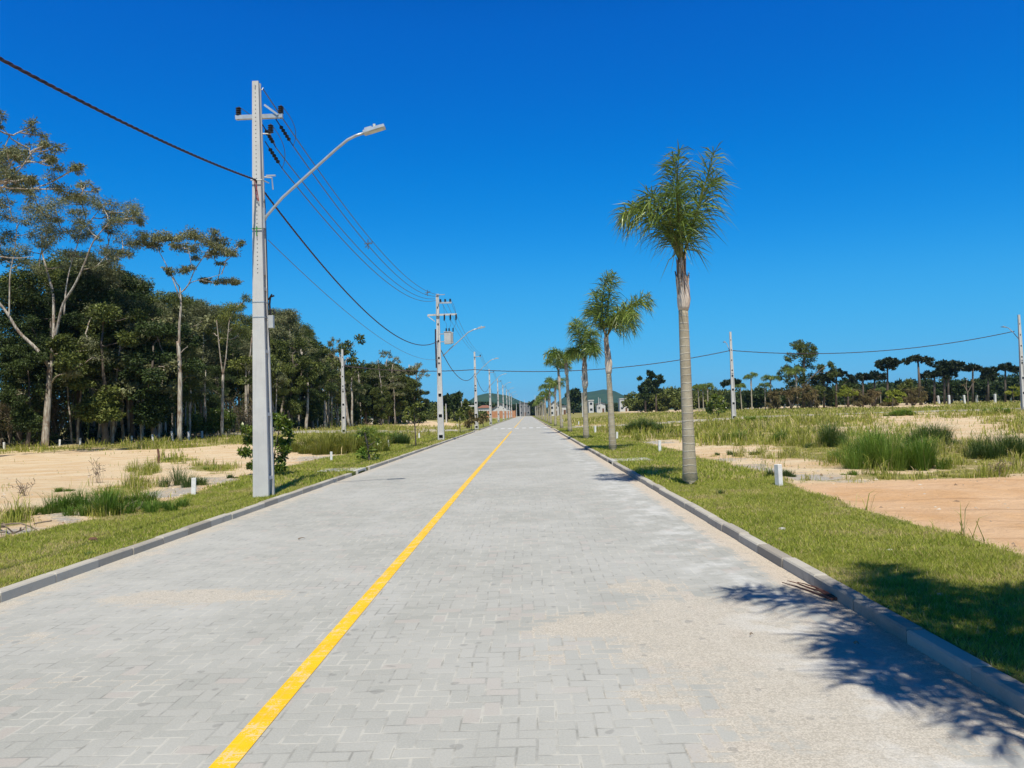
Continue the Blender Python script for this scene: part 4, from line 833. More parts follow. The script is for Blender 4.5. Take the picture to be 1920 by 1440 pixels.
for i, Y in enumerate(PY[2:]):
    for q, e in enumerate(ends):
        s_ = np.array([PXL, (PY[1:]+[0])[i], 0])+e+np.array([0, 0, pz]); d_ = np.array([PXL, Y, 8.0])+np.array([.55+.09*q, 0, .12*q]); m = MB(); m.tube(span(s_, d_, .75, 24), .011, 4, False)
        tag(m.build('overhead_wire', M_WIRE), ['left', 'middle', 'right'][q]+' upper wire of the '+ORD[i+2]+' span of the pole line', 'wire', 'overhead wires')
    ends = [np.array([.55+.09*q, 0, .12*q]) for q in range(3)]; pz = 8.0
# cable across the road
def W3(px, py, Y=YX): return atY(px, py, Y)
for a, b, sg, lab in ((W3(644, 686), W3(890, 693, YX+1), .3, 'twisted cable from the left lot lamp pole across to the kerb poles'), (W3(890, 693, YX+1), W3(1370, 657), .85, 'twisted cable crossing high over the road towards the right field pole'),
                      (W3(1370, 657), W3(1902, 621), 1.0, 'twisted cable rising from the right field pole to the right photo edge')):
    twisted('street_cable', a, b, sg, lab, r=.018, R=.022, n=160, pitch=1.5)
# ------------------------------------------------------------------ white lot posts, fence posts
mp = MB(); mp.cbox((0, 0, .2), (.105, .105, .46), .008); MPM = mp.build('marker_post', M_WHITEPOST, mesh_only=True)
for i, (px, py, pt, lab) in enumerate([(363, 928, 896, 'white concrete marker post left of the nearest pole beside the dark grass tuft'), (621, 864, 847, 'white marker post on the gravel edge behind the left kerb'), (728, 838, 825, 'white marker post in the grass left of the transformer pole'),
        (786, 823, 812, 'small white marker post by the side street slab at left'), (858, 802, 795, 'tiny white marker post beyond the transformer pole on the left verge'), (881, 797, 790, 'tiny white marker post between the third and fourth poles'),
        (1461, 911, 871, 'tall white marker post on the lawn edge beside the bare sand'), (1237, 846, 826, 'white marker post left of the nearest palm trunk'), (1157, 824, 810, 'white marker post just right of the second palm trunk'), (1116, 812, 799, 'white marker post between the second and third palms'),
        (1085, 797, 790, 'small white marker post beyond the right side street'), (1055, 792, 786, 'farthest white marker post among the kerb palms'), (1915, 767, 756, 'white marker post in the field at the right edge')]):
    b = gp(px, py); o = obj('marker_post', MPM, loc=b); hh = (py-pt)/F_PX*b.y; s_ = max(.5, hh/.43); w = min(1.3, max(.75, s_)); o.scale = (w, w, s_); o.rotation_euler = (rs.normal()*.02, rs.normal()*.02, rs.rand()*.5); tag(o, lab, 'marker post', 'white lot marker posts')
def fence(label, posts, wires=True):
    b0 = gp(*posts[0][:2]); o = root('wire_fence', b0, label, 'fence'); tops = []
    pm = MB(); pm.cbox((0, 0, .5), (.16, .14, 1.), .02); me = pm.build('post', M_WHITEPOST, mesh_only=True)
    for px, py, h_ in posts:
        b = gp(px, py); c = obj('post', me, o, b-b0); hh = h_/F_PX*b.y; c.scale = (b.y/75, b.y/75, hh); c.rotation_euler = (rs.normal()*.04, rs.normal()*.05, rs.rand()); tops.append(np.array(b-b0)+[0, 0, hh])
    m = MB()
    for a, b in zip(tops[:-1], tops[1:]):
        for q in (.12, .4): m.tube([a-[0, 0, q], b-[0, 0, q]], .006, 3, False)
    m.build('wire', M_WIRE, o)
fence('wire fence of pale posts along the foot of the left forest', [(8, 843, 14), (77, 837, 11), (112, 836, 12), (150, 834, 13), (202, 833, 16), (247, 830, 13), (287, 829, 15), (324, 827, 19), (353, 825, 16), (379, 821, 13), (543, 806, 8), (585, 803, 7), (594, 802, 7), (603, 801, 7), (613, 800, 7), (622, 799, 8), (631, 798, 8),
      (673, 796, 10), (678, 796, 9), (687, 795, 8), (699, 794, 9), (708, 793, 9), (713, 793, 9), (717, 793, 9), (722, 792, 9), (726, 792, 9), (731, 792, 11), (735, 791, 9), (758, 790, 9), (763, 790, 8)])
fence('wire fence of white posts in front of the umbrella pines on the right', [(1302, 768, 10), (1325, 769, 7), (1402, 767, 9), (1416, 767, 10), (1426, 766, 9), (1445, 766, 10), (1471, 766, 9), (1545, 764, 12), (1600, 760, 12), (1640, 759, 12), (1735, 757, 12), (1761, 758, 16), (1780, 758, 17), (1809, 757, 16), (1832, 755, 15), (1866, 756, 17), (1896, 753, 16)])
m = MB(); m.tube([(0, 0, -.1), (.02, 0, .5), (-.02, .01, .99)], [.045, .045, .04], 7); b = gp(297, 869)
o = m.build('wooden_stake', M_STAKE, loc=b); o.scale = (1, 1, 28/F_PX*b.y); tag(o, 'thin dark red wooden stake standing in the left sand', 'stake')
# drain inlets with slabs
for X0, sg, (ya, yb), lab in ((XR, 1, INR, 'kerb drain inlet with a concrete slab by the second palm'), (XL, -1, INL, 'kerb drain inlet with a concrete slab on the left kerb')):
    o = root('drain_inlet', (X0, (ya+yb)/2, 0), lab, 'drain'); L = yb-ya
    m = MB(); m.cbox((sg*.62, 0, .085), (1.22, L*.95, .06), .01); m.build('slab', M_STONE, o); m = MB(); m.box((sg*.28, 0, -.02), (.2, L*.96, .14)); m.build('opening_shade', M_HOLE, o)
    m = MB(); m.box((sg*.07, -L*.46, .02), (.13, .08, .08)); m.box((sg*.07, L*.46, .02), (.13, .08, .08)); m.build('jamb', M_STONE, o)
# ------------------------------------------------------------------ grass
def tri_blades(mb, P, h, w, lean, R):
    n = len(P); a = rs.rand(n)*6.283; S_ = np.stack([np.cos(a), np.sin(a), 0*a], 1)*(w/2)[:, None]; b = rs.rand(n)*6.283
    E = P+np.stack([np.cos(b)*lean*h, np.sin(b)*lean*h, h], 1); mb.add(np.stack([P-S_, P+S_, E], 1).reshape(-1, 3), F3=np.arange(3*n).reshape(-1, 3), R=np.repeat(R, 3))
def arc_blades(mb, P, az, h, out, w, R):
    """bent two-segment blades leaning towards az"""
    n = len(P); D = np.stack([np.cos(az), np.sin(az), 0*az], 1); S_ = np.stack([-np.sin(az), np.cos(az), 0*az], 1)*(w/2)[:, None]
    M1 = P+D*(out*.35)[:, None]; M1[:, 2] += h*.68; E = P+D*out[:, None]; E[:, 2] += h*rs.uniform(.7, 1.05, n)
    V = np.stack([P-S_, P+S_, M1+S_*.8, M1-S_*.8, E], 1).reshape(-1, 3); o = np.arange(n)*5
    mb.add(V, np.stack([o, o+1, o+2, o+3], 1), np.stack([o+3, o+2, o+4], 1), R=np.repeat(R, 5))
rs.seed(90); lw_ = MB()
def lawn_fill(side, y0, y1, dens, h, w, xa=2.95):
    n = int(dens*xa*(y1-y0)); y = rs.uniform(y0, y1, n); d = rs.uniform(.0, xa, n); x = XR+KW+d if side > 0 else XL-KW-d
    e = lawn_half(x, y); keep = e < rs.normal(size=n)*.07; px, py = proj(np.stack([x, y, 0*x+.1], -1)); keep &= (px > -150) & (px < 2100) & (py < 1600)
    x, y = x[keep], y[keep]; n = len(x); c = fbm(x*1.3, y*1.3, 44); c2 = fbm(x*7, y*7, 45); th = rs.rand(n) < .45+1.1*(c2-.2); x, y, c, c2 = x[th], y[th], c[th], c2[th]; n = len(x)
    P = np.stack([x, y, terrain(x, y)-.004], -1); R = np.clip(.15+.75*c+rs.normal(size=n)*.2, 0, .89); R = np.where(rs.rand(n) < .10+.55*sst(.5, .7, c)*sst(.4, .6, fbm(x*2.5, y*2.5, 47)), rs.uniform(.95, 1, n), R)
    hh = h*rs.uniform(.5, 1.3, n)*(.6+.9*c2); tri_blades(lw_, P, hh, w*rs.uniform(.7, 1.3, n), rs.uniform(.2, 1.1, n), R)
lawn_fill(1, 2.4, 8, 9000, .036, .006); lawn_fill(1, 8, 16, 3600, .04, .009); lawn_fill(-1, 5, 9, 4500, .036, .008); lawn_fill(-1, 9, 18, 2800, .04, .010)
for sd in (1, -1): lawn_fill(sd, 16 if sd > 0 else 18, 40, 650, .07, .022); lawn_fill(sd, 40, 73, 170, .09, .045)
tag(lw_.build('lawn_grass', M_GRASS), 'short mown grass on the verges beside the kerbs', 'grass', kind='stuff')
wg = MB()
def wild_fill(x0, x1, y0, y1, dens, h, w):
    n = int(dens*(x1-x0)*(y1-y0)); x = rs.uniform(x0, x1, n); y = rs.uniform(y0, y1, n)
    px, py = proj(np.stack([x, y, 0*x+.1], -1)); k = (px > -80) & (px < 2000); x, y = x[k], y[k]
    g, gr, ba, lw = cover(x, y); c = fbm(x*.55, y*.55, 51); c2 = fbm(x*2.6, y*2.6, 52)
    k = (lw < .5) & (rs.rand(len(x)) < np.clip(sst(.35, .8, g+(c2-.5)*.9)*(.12+1.4*sst(.38, .62, c2)), .012*(1-ba), 1)) & ~((y > YC0-.3) & (y < YC1+.3))
    x, y, g, c, c2 = x[k], y[k], g[k], c[k], c2[k]; n = len(x)
    far = np.array([edge_x(yy) for yy in np.round(y)]); k = x > far+1; x, y, g, c, c2 = x[k], y[k], g[k], c[k], c2[k]; n = len(x)
    P = np.stack([x, y, terrain(x, y)-.01], -1); R = np.clip(.9-1.0*c+rs.normal(size=n)*.25, 0, .89); R = np.where(rs.rand(n) < .12+.3*sst(.5, .7, fbm(x*.3, y*.3, 58)), rs.uniform(.93, 1, n), R)
    hh = h*rs.uniform(.4, 1.3, n)*(.45+np.where(y < 62, 3.8, 2.6)*sst(.45, .75, c2)*sst(.35, .6, c))*np.clip(g+.3, .3, 1)
    arc_blades(wg, P, rs.rand(n)*6.283, hh, hh*rs.uniform(.2, .9, n), w*rs.uniform(.7, 1.4, n), R)
def edge_x(y):
    for a, b in zip(epts[:-1], epts[1:]):
        if a.y <= y <= b.y: return a.x+(b.x-a.x)*(y-a.y)/(b.y-a.y)
    return -60 if y < epts[0].y else -20
wild_fill(4.8, 18, 8, 30, 520, .13, .011); wild_fill(-16, -7, 10, 30, 400, .12, .011)
wild_fill(5, 45, 30, 60, 110, .17, .028); wild_fill(-38, -7, 30, 66, 80, .17, .028)
wild_fill(5, 85, 60, 105, 26, .17, .05); wild_fill(-45, -7, 66, 110, 26, .18, .05); wild_fill(6, 120, 105, 170, 8, .16, .09); wild_fill(-45, -7, 110, 200, 7, .22, .09)
tag(wg.build('wild_grass', M_WILD), 'rough green and straw coloured grass over the open lots', 'grass', kind='stuff')
def grass_clump(px, py, wpx, hpx, mat, label, dens=1., dry=.04, thin=1.):
    b = gp(px, py); k = b.y/F_PX; w, h = wpx*k, hpx*k; rs.seed(int(px*3+py)); m = MB(); dp_ = min(w*.55, 1.3)+.1
    nt = max(4, int(w*dp_*10)); 
    for q in range(nt):
        cx, cy = np.clip(rs.normal()*.30, -.5, .5)*w, rs.uniform(0, dp_); f = (1-min(1, abs(2*cx/w))**2*.62)*rs.choice([.4, .6, .8, 1.08])
        n = int(110*dens*rs.uniform(.6, 1.3)); r = rs.rand(n)**.8*(.05+.10*min(h, .9)); a = rs.rand(n)*6.283; x = cx+np.cos(a)*r; y = cy+np.sin(a)*r
        P = np.stack([x, y, terrain(b.x+x, b.y+y)-b.z-.02], -1); hh = h*f*rs.uniform(.45, 1.1, n); a2 = a+rs.normal(size=n)*.6
        R = np.clip(rs.rand(n)*.6+rs.uniform(0, .3), 0, .89); R = np.where(rs.rand(n) < dry, .97, R)
        arc_blades(m, P, a2, hh, hh*rs.uniform(.15, 1.25, n)**1.2, np.full(n, max(.008, .62*k)*thin)*rs.uniform(.7, 1.4, n), R)
    o = m.build('grass_tuft', mat, loc=b); tag(o, label, 'grass tuft', 'tall grass tufts in the lots')
for a in [(165, 968, 290, 64, M_TUFT, 'long bright green grass clump in the left foreground sand', 1.3), (333, 916, 80, 56, M_TUFTD, 'dark spiky grass tuft just left of the near white marker post', 1.3),
          (120, 922, 30, 24, M_TUFT, 'small green tuft behind the long grass clump at left'), (430, 898, 26, 14, M_TUFTD, 'small dark weed on the gravel left of the nearest pole'), (12, 972, 60, 30, M_WILD, 'sparse pale grass at the left photo edge'),
          (640, 852, 170, 60, M_WILD, 'tall yellow green grass thicket beyond the left marker posts', 1.2), (575, 848, 100, 36, M_WILD, 'yellow green grass bank right of the glossy bush', 1.2), (745, 834, 52, 28, M_TUFTD, 'dark green tuft behind the sapling near the transformer pole'), (700, 826, 90, 32, M_TUFT, 'green grass band in front of the left lamp pole'),
          (1690, 884, 160, 92, M_TUFT, 'largest bright green grass clump beside the bare sand at right', 1.5), (1640, 868, 120, 76, M_TUFT, 'broad green grass clump left of the largest one', 1.4), (1752, 838, 100, 50, M_TUFTD, 'dark green tussock behind the largest grass clump', 1.3), (1745, 880, 80, 96, M_TUFT, 'tall upright green grass right of the largest clump', 1.4),
          (1560, 840, 70, 54, M_TUFTD, 'dark round tussock in the middle of the right lot', 1.6), (1895, 862, 110, 80, M_TUFTD, 'dark spreading tussock at the right photo edge', 1.6), (1467, 832, 50, 34, M_TUFT, 'green tussock left of the dark round one', 1.2), (1506, 824, 34, 36, M_WILD, 'thin yellowish tussock behind the dark round one'),
          (1385, 828, 46, 28, M_TUFT, 'green tussock halfway between palm trunk and round tussock'), (1208, 812, 70, 34, M_TUFTD, 'dark tussock left of the nearest palm trunk', 1.3), (1245, 814, 38, 24, M_TUFTD, 'small dark tussock beside the nearest palm trunk', 1.2), (1350, 826, 40, 22, M_WILD, 'yellow tussock right of the nearest palm trunk'),
          (1395, 856, 76, 18, M_TUFTD, 'low dark weed patch in front of the right lot sand'), (1488, 894, 50, 20, M_TUFTD, 'bluish weed just right of the near right marker post'), (1443, 893, 18, 18, M_TUFTD, 'small weed just left of the near right marker post'), (1362, 930, 48, 12, M_TUFTD, 'flat dark weed in the lawn by the nearest palm'),
          (1602, 892, 28, 14, M_TUFT, 'small green weed at the far rim of the bare sand'), (1660, 898, 52, 12, M_WILD, 'low straggling weed on the rim of the bare sand'), (1800, 895, 40, 14, M_WILD, 'sparse weed at the rim of the sand under the right tussock'), (1840, 838, 60, 34, M_WILD, 'straw coloured grass tuft left of the right edge tussock'),
          (300, 865, 60, 7, M_TUFT, 'low green weeds around the red wooden stake', .6), (390, 884, 60, 12, M_TUFT, 'low green patch behind the dark spiky tuft'), (270, 887, 40, 7, M_TUFT, 'flat green weed patch in the left sand', .6), (155, 1044, 16, 12, M_TUFTD, 'tiny dark weed in the left lawn by the kerb'),
          (1420, 790, 60, 14, M_TUFT, 'distant green tussocks near the right field pole foot'), (1700, 780, 60, 14, M_TUFT, 'distant green tussock under the sand strip at right'), (1880, 776, 60, 14, M_TUFT, 'distant green tussock at far right')]:
    grass_clump(*a[:6], *(a[6:] or (1.,)))
# dry weed stalks
def stalks(px, py, wpx, hpx, label):
    b = gp(px, py); k = b.y/F_PX; rs.seed(int(px)); m = MB()
    for q in range(14):
        x0 = rs.normal()*wpx*k*.22; P = curve((x0, rs.normal()*.08, -.02), (x0+rs.normal()*.12, rs.normal()*.1, hpx*k*rs.uniform(.5, 1.05)), 0, n=5, j=.05); m.tube(P, .004, 3, False)
        for _ in range(3): e = P[rs.randint(2, 5)]; m.tube([e, e+rs.normal(size=3)*.05+[0, 0, .03]], .007, 3, False)
    o = m.build('weed_stalks', M_DRY, loc=b); tag(o, label, 'dry weed')
stalks(183, 906, 34, 46, 'dry branching weed stalks in the left sand'); stalks(45, 930, 24, 26, 'dry weed stalks behind the left foreground clump'); stalks(1490+385, 893, 18, 26, 'thin dry weed stalks on the sand at the right edge'); stalks(240, 1012-50, 12, 18, 'short dry weed stalk at the rim of the left lawn')
# fallen sticks, leaves, stones
b = gp(8, 1003); rs.seed(8); m = MB()
for q in range(16): a_ = rs.normal(size=3)*.12*np.array([2.2, 1.2, .3])+[0, 0, .08]; m.tube(curve(a_, a_+rs.normal(size=3)*np.array([.4, .3, .05]), 0, n=5, j=.1), .012, 5)
o = m.build('stick_pile', M_DRY, loc=b); tag(o, 'heap of dry sticks and palm leaves at the left photo edge', 'sticks')
def fallen(px, py, px2, py2, r, label, name='fallen_frond', mat=M_DRY, n=1):
    a, c = gp(px, py), gp(px2, py2); rs.seed(int(px)); m = MB(); z0 = max(a.z, 0); 
    for q in range(n):
        A_ = np.array([0, 0, 0.])+rs.normal(size=3)*[.03*q, .03*q, 0]; B_ = np.array([c.x-a.x, c.y-a.y, 0])*rs.uniform(.6, 1)**(q > 0)+rs.normal(size=3)*[.04*q, .04*q, 0]; P = curve(A_, B_, 0, n=8, j=.03); P[:, 2] = r+.004+.012*np.sin(np.linspace(0, 3.1, 8)); m.tube(P, r*np.linspace(1, .3, 8), 6)
    o = m.build(name, mat, loc=(a.x, a.y, .004)); tag(o, label, 'twig')
fallen(1570, 1130, 1478, 1118, .012, 'dark curved palm leaf stalk lying on the pavers in the palm shadow', n=3, mat=M_STAKE)
fallen(1560, 1120, 1500, 1125, .005, 'thin twig lying beside the palm leaf stalk', n=2)
fallen(1478, 1088, 1486, 1084, .016, 'small curled dead leaf near the right kerb', 'fallen_leaf'); fallen(1442, 1066, 1449, 1064, .008, 'tiny dark leaf near the right kerb'); fallen(1604, 1245, 1612, 1246, .010, 'small dark leaf on the pavers inside the palm shadow', 'fallen_leaf')
fallen(1408, 1226, 1414, 1226, .007, 'small brown leaf on the sandy pavers left of the shadow', 'fallen_leaf'); fallen(1755, 1103, 1764, 1106, .03, 'brown leaf lying on the right lawn', 'fallen_leaf'); fallen(1845, 1005, 1856, 1003, .012, 'brown leaf on the bare sand', 'fallen_leaf'); fallen(560, 1090-60, 573, 1090-62, .01, 'dark leaf litter bit by the left kerb', 'fallen_leaf')
def stone(px, py, s, label, mat=None):
    b = gp(px, py); bm = MB(); n, q = 6, 8; rs.seed(int(px)); V = []
    for i in range(n+1):
        for j in range(q): th = math.pi*i/n; ph = 6.283*j/q; r = s*(1+rs.normal()*.12); V.append((r*math.sin(th)*math.cos(ph)*1.3, r*math.sin(th)*math.sin(ph), r*.6*math.cos(th)+s*.2))
    F = [(i*q+j, i*q+(j+1) % q, (i+1)*q+(j+1) % q, (i+1)*q+j) for i in range(n) for j in range(q)]; bm.add(V, F); o = bm.build('stone', mat or M_STONE, loc=b, smooth=True); tag(o, label, 'stone')
stone(1466, 993, .035, 'pale flat stone in the right lawn'); stone(1763, 1116, .022, 'pale stone in the right lawn beside the palm shadow'); stone(174, 1013, .05, 'dark clod in the left lawn', M_STAKE); stone(1668, 1032, .02, 'small pale stone in the middle of the right lawn')
rs.seed(95); n = 26000; x = np.concatenate([rs.uniform(4.4, 17, n//2), rs.uniform(-17, -7, n//2)]); y = rs.uniform(6, 34, n); g, gr, ba, lw = cover(x, y)
k_ = (lw < .3) & (rs.rand(n) < .05+.9*gr+.10*(fbm(x, y, 66) > .55)); x, y = x[k_], y[k_]; P = np.stack([x, y, terrain(x, y)], -1); n = len(P); s_ = rs.gamma(2., .008, n)[:, None].clip(.006, .05)
O = np.array([(1, 0, 0), (0, 1, 0), (-1, 0, 0), (0, -1, 0), (0, 0, .7), (0, 0, -.5)]); V = (P[:, None, :]+s_[:, :, None]*O[None]*rs.uniform(.6, 1.4, (n, 6, 1))).reshape(-1, 3); F = np.array([(0, 1, 4), (1, 2, 4), (2, 3, 4), (3, 0, 4), (1, 0, 5), (2, 1, 5), (3, 2, 5), (0, 3, 5)])
m = MB(); m.add(V, F3=(np.arange(n)[:, None, None]*6+F[None]).reshape(-1, 3), R=np.repeat(rs.rand(n), 6)); tag(m.build('gravel', M_CLOD), 'scattered pebbles and clods over the open lots', 'gravel', kind='stuff')
# ------------------------------------------------------------------ saplings and bushes
def sapling(px, py, limbs, clumps, label, mat=M_BUSH, Y=None, name='sapling', ysp=.25, L=.11, Wd=.055, dens=1., r=1., cat='sapling', seed=1, droop=.2, bark=M_BARKD):
    rs.seed(seed+int(px)); b = gp(px, py) if Y is None else Vector((atY(px, py, Y)[0], Y, 0)); b.z = H(b.x, b.y); k = b.y/F_PX; o = root(name, b, label, cat); tr = MB(); cr = MB(); nodes = []
    base = np.array(b)
    for pts, r0, r1 in limbs:
        P = np.array([atY(x, y, b.y) for x, y in pts])-base; P[:, 1] = rs.normal(size=len(P))*.04*len(P)*ysp
        if pts[0][1] >= py-3: P[0] = [P[0][0], 0, -.05]
        tt = np.linspace(0, len(P)-1, (len(P)-1)*3+1); P = np.stack([np.interp(tt, range(len(P)), P[:, q]) for q in range(3)], 1); tr.tube(P, np.linspace(r0, r1, len(P))*r, 7); nodes += list(P[1:])
    cs = []
    for x, y, rx, ry in clumps: p_ = atY(x, y, b.y)-base; p_[1] = rs.uniform(-ysp, ysp)*1.; cs.append((p_, (rx*k, rx*k, ry*k)))
    branches(tr, nodes, [c for c, _ in cs], .012*r, .005*r, side=4)
    for c, rr in cs: clump(cr, c, rr, max(25, int(dens*140*(rx*ry)**.0)), L, Wd, droop, .1)
    tr.build('trunk', bark, o, smooth=True); cr.build('foliage', mat, o); return o
sapling(505, 893, [([(500, 893), (500, 850), (495, 800), (490, 785)], .03, .01), ([(505, 893), (515, 850), (525, 800)], .025, .01), ([(503, 893), (480, 850), (470, 815)], .02, .01)],
        [(472, 800, 16, 14), (470, 825, 15, 16), (478, 850, 17, 14), (490, 868, 20, 12), (512, 865, 20, 14), (530, 850, 15, 15), (532, 820, 14, 18), (528, 790, 12, 14), (495, 800, 15, 15), (510, 830, 18, 16), (495, 780, 10, 10), (540, 800, 8, 14), (462, 845, 8, 10), (515, 785, 12, 12), (525, 872, 14, 8)],
        'glossy leaved bush standing directly behind the nearest pole', name='bush', cat='bush', L=.13, Wd=.062, dens=1.7, seed=2)
sapling(693, 864, [([(693, 864), (690, 842), (686, 820), (682, 806)], .045, .02), ([(689, 838), (698, 832), (703, 828)], .02, .01)], [(680, 806, 9, 8), (688, 815, 9, 7), (676, 815, 7, 6), (702, 828, 6, 5), (698, 846, 8, 7), (706, 852, 5, 5), (690, 832, 7, 6)], 'crooked young tree with sparse leaves beside the left kerb', L=.14, Wd=.065, dens=.42)
sapling(680, 862, [([(680, 862), (679, 846)], .02, .01)], [(674, 852, 8, 7), (683, 852, 7, 8), (678, 845, 6, 5)], 'small green weed bush left of the crooked young tree', M_TUFT, L=.14, Wd=.05, dens=.5, name='bush', cat='bush')
sapling(780, 838, [([(780, 838), (778, 800), (776, 775)], .04, .02), ([(777, 796), (765, 782)], .02, .01), ([(777, 796), (790, 780)], .02, .01)], [(764, 778, 10, 6), (776, 768, 12, 6), (790, 776, 10, 6), (756, 785, 7, 5), (798, 785, 6, 5), (778, 784, 8, 5), (783, 760, 8, 4), (768, 765, 7, 4)], 'slender sapling with flat crown left of the transformer pole', M_LEAFG, L=.2, Wd=.09, dens=.5, ysp=.4)
sapling(863, 812, [([(863, 812), (862, 790), (861, 778)], .04, .02)], [(855, 777, 8, 5), (866, 773, 8, 5), (861, 783, 8, 5), (870, 782, 5, 4)], 'slender sapling between the second and third poles', M_LEAFG, L=.25, Wd=.12, dens=.5, ysp=.5)
sapling(884, 808, [([(884, 808), (884, 786)], .04, .02)], [(880, 785, 9, 8), (890, 788, 8, 8), (886, 776, 7, 6), (878, 795, 7, 6)], 'reddish leaved small tree half hidden by the third pole', M_BROWN, L=.3, Wd=.14, dens=.8, ysp=.6)
sapling(906, 800, [([(906, 800), (906, 785)], .05, .02)], [(902, 784, 9, 7), (911, 787, 8, 7), (897, 790, 7, 6)], 'reddish leaved small tree right of the third pole', M_BROWN, L=.35, Wd=.16, dens=.8, ysp=.6)
sapling(1345, 779, [([(1345, 779), (1342, 765), (1338, 755)], .05, .02), ([(1345, 779), (1352, 762)], .04, .02)], [(1335, 757, 10, 8), (1345, 750, 10, 8), (1354, 758, 10, 9), (1346, 766, 12, 8), (1336, 768, 9, 7), (1340, 744, 5, 5)], 'dark leafy sapling left of the right field pole', M_BUSH, Y=85, L=.3, Wd=.13, dens=1.3, ysp=.7)
sapling(1674, 773, [([(1674, 773), (1674, 752), (1673, 740)], .06, .03)], [(1664, 742, 10, 6), (1674, 733, 11, 6), (1684, 741, 10, 6), (1670, 747, 10, 5), (1680, 749, 9, 5)], 'yellow leaved young tree on the sand strip at right', M_YELL, Y=110, L=.32, Wd=.16, dens=1.3, ysp=.8)
sapling(1585, 766, [([(1585, 766), (1584, 745), (1583, 735)], .07, .03)], [(1575, 735, 12, 6), (1586, 729, 12, 6), (1597, 737, 12, 6), (1583, 741, 11, 5)], 'yellow green sapling below the dark umbrella pines', M_YELL, Y=130, L=.35, Wd=.16, dens=1.2, ysp=.8)
sapling(1902, 757, [([(1902, 757), (1900, 740), (1898, 732)], .07, .03)], [(1890, 732, 12, 6), (1902, 727, 12, 6), (1913, 734, 11, 6), (1900, 738, 10, 5)], 'yellow green sapling at the right photo edge behind the fence', M_YELL, Y=140, L=.35, Wd=.16, dens=1.2, ysp=.8)
sapling(1815, 758, [([(1815, 758), (1814, 735), (1806, 720)], .10, .04), ([(1814, 738), (1822, 722), (1824, 712)], .06, .03), ([(1814, 742), (1812, 720), (1814, 708)], .06, .03)], [(1806, 720, 4, 3), (1823, 714, 4, 3)], 'leafless whitish small tree by the right fence', M_BROWN, Y=140, L=.3, Wd=.1, dens=.3, ysp=.5, bark=M_TWIG, r=1.1)
# ------------------------------------------------------------------ trees beyond the right field
YR = 150
def far_tree(px, py, limbs, clumps, label, mat, name='tree', cat='tree', Y=YR, L=.5, Wd=.24, dens=1., ysp=1.2, seed=3, r=1., group=None, bark=M_BARKD, droop=.2):
    rs.seed(seed+int(px)); x0 = atY(px, py, Y)[0]; b = Vector((x0, Y, H(x0, Y))); k = Y/F_PX; base = np.array(b); o = root(name, b, label, cat, group); tr = MB(); cr = MB(); nodes = []
    for i, (pts, r0, r1) in enumerate(limbs):
        P = np.array([atY(x, y, Y) for x, y in pts])-base; P[:, 1] = rs.normal()*.4*(i > 0)
        if i == 0: P[0] = [0, 0, -.2]
        tr.tube(P, np.linspace(r0, r1, len(P))*r, 7); nodes += list(P[1:])
    cs = []
    for x, y, rx, ry in clumps: p_ = atY(x, y, Y)-base; p_[1] = rs.uniform(-ysp, ysp); cs.append((p_, (rx*k, rx*k, ry*k)))
    branches(tr, nodes, [c for c, _ in cs], .07*r, .03*r, side=4)
    for c, rr in cs: clump(cr, c, rr, int(dens*220*(rr[0]*rr[2])**.7)+40, L, Wd, droop, .1)
    tr.build('trunk', bark, o, smooth=True); cr.build('crown', mat, o); return o
GA = 'umbrella pines beyond the right field'
for px, top, base, w, lab in [(1373, 709, 768, 34, 'small flat topped umbrella pine behind the right field pole'), (1568, 692, 766, 44, 'umbrella pine just right of the big round crowned tree'), (1545, 700, 766, 36, 'low dark umbrella pine half behind the big round crowned tree'), (1618, 698, 766, 44, 'low umbrella pine left of the bushy round one'), (1640, 695, 764, 40, 'low umbrella pine touching its taller right neighbour'),
                             (1664, 670, 760, 44, 'umbrella pine with thick round top left of the tallest flat one'), (1721, 664, 758, 48, 'tallest flat topped umbrella pine with bare thick trunk'), (1752, 692, 757, 40, 'short umbrella pine right of the tallest flat one'), (1778, 673, 757, 52, 'double headed umbrella pine above the right fence posts'),
                             (1771, 690, 757, 36, 'low umbrella pine under the double headed one'), (1824, 682, 757, 54, 'broad umbrella pine above the leafless whitish tree'), (1853, 694, 756, 30, 'small thin umbrella pine near the right edge'), (1885, 680, 755, 46, 'umbrella pine near the right photo edge'), (1914, 684, 755, 42, 'umbrella pine cut by the right photo edge')]:
    r_ = random.Random(px); n_ = 11; cl = []
    for q in range(n_):
        u = (q/(n_-1)-.5)*2; cl.append((px+u*w*.5, top+5+abs(u)**1.7*9+r_.uniform(-2, 2), w*.14, 4.2))
        if q % 2: cl.append((px+u*w*.33, top+8+r_.uniform(-1, 3), w*.14, 4.))
    if lab.startswith(('umbrella pine with thick', 'double')): cl += [(px+r_.uniform(-w*.3, w*.3), top+r_.uniform(8, 20), w*.15, 5) for _ in range(10)]
    lx_ = 6 if 'tallest' in lab and 'neighbour' not in lab and 'left' not in lab and 'right of' not in lab else 0
    far_tree(px+lx_, base, [([(px+lx_, base), (px+lx_*.4, (base+top)/2), (px, top+8)], .34 if lx_ else .22, .14)], cl, lab, M_ARAU, 'umbrella_pine', group=GA, L=.42, Wd=.2, dens=1.5, ysp=1.6)
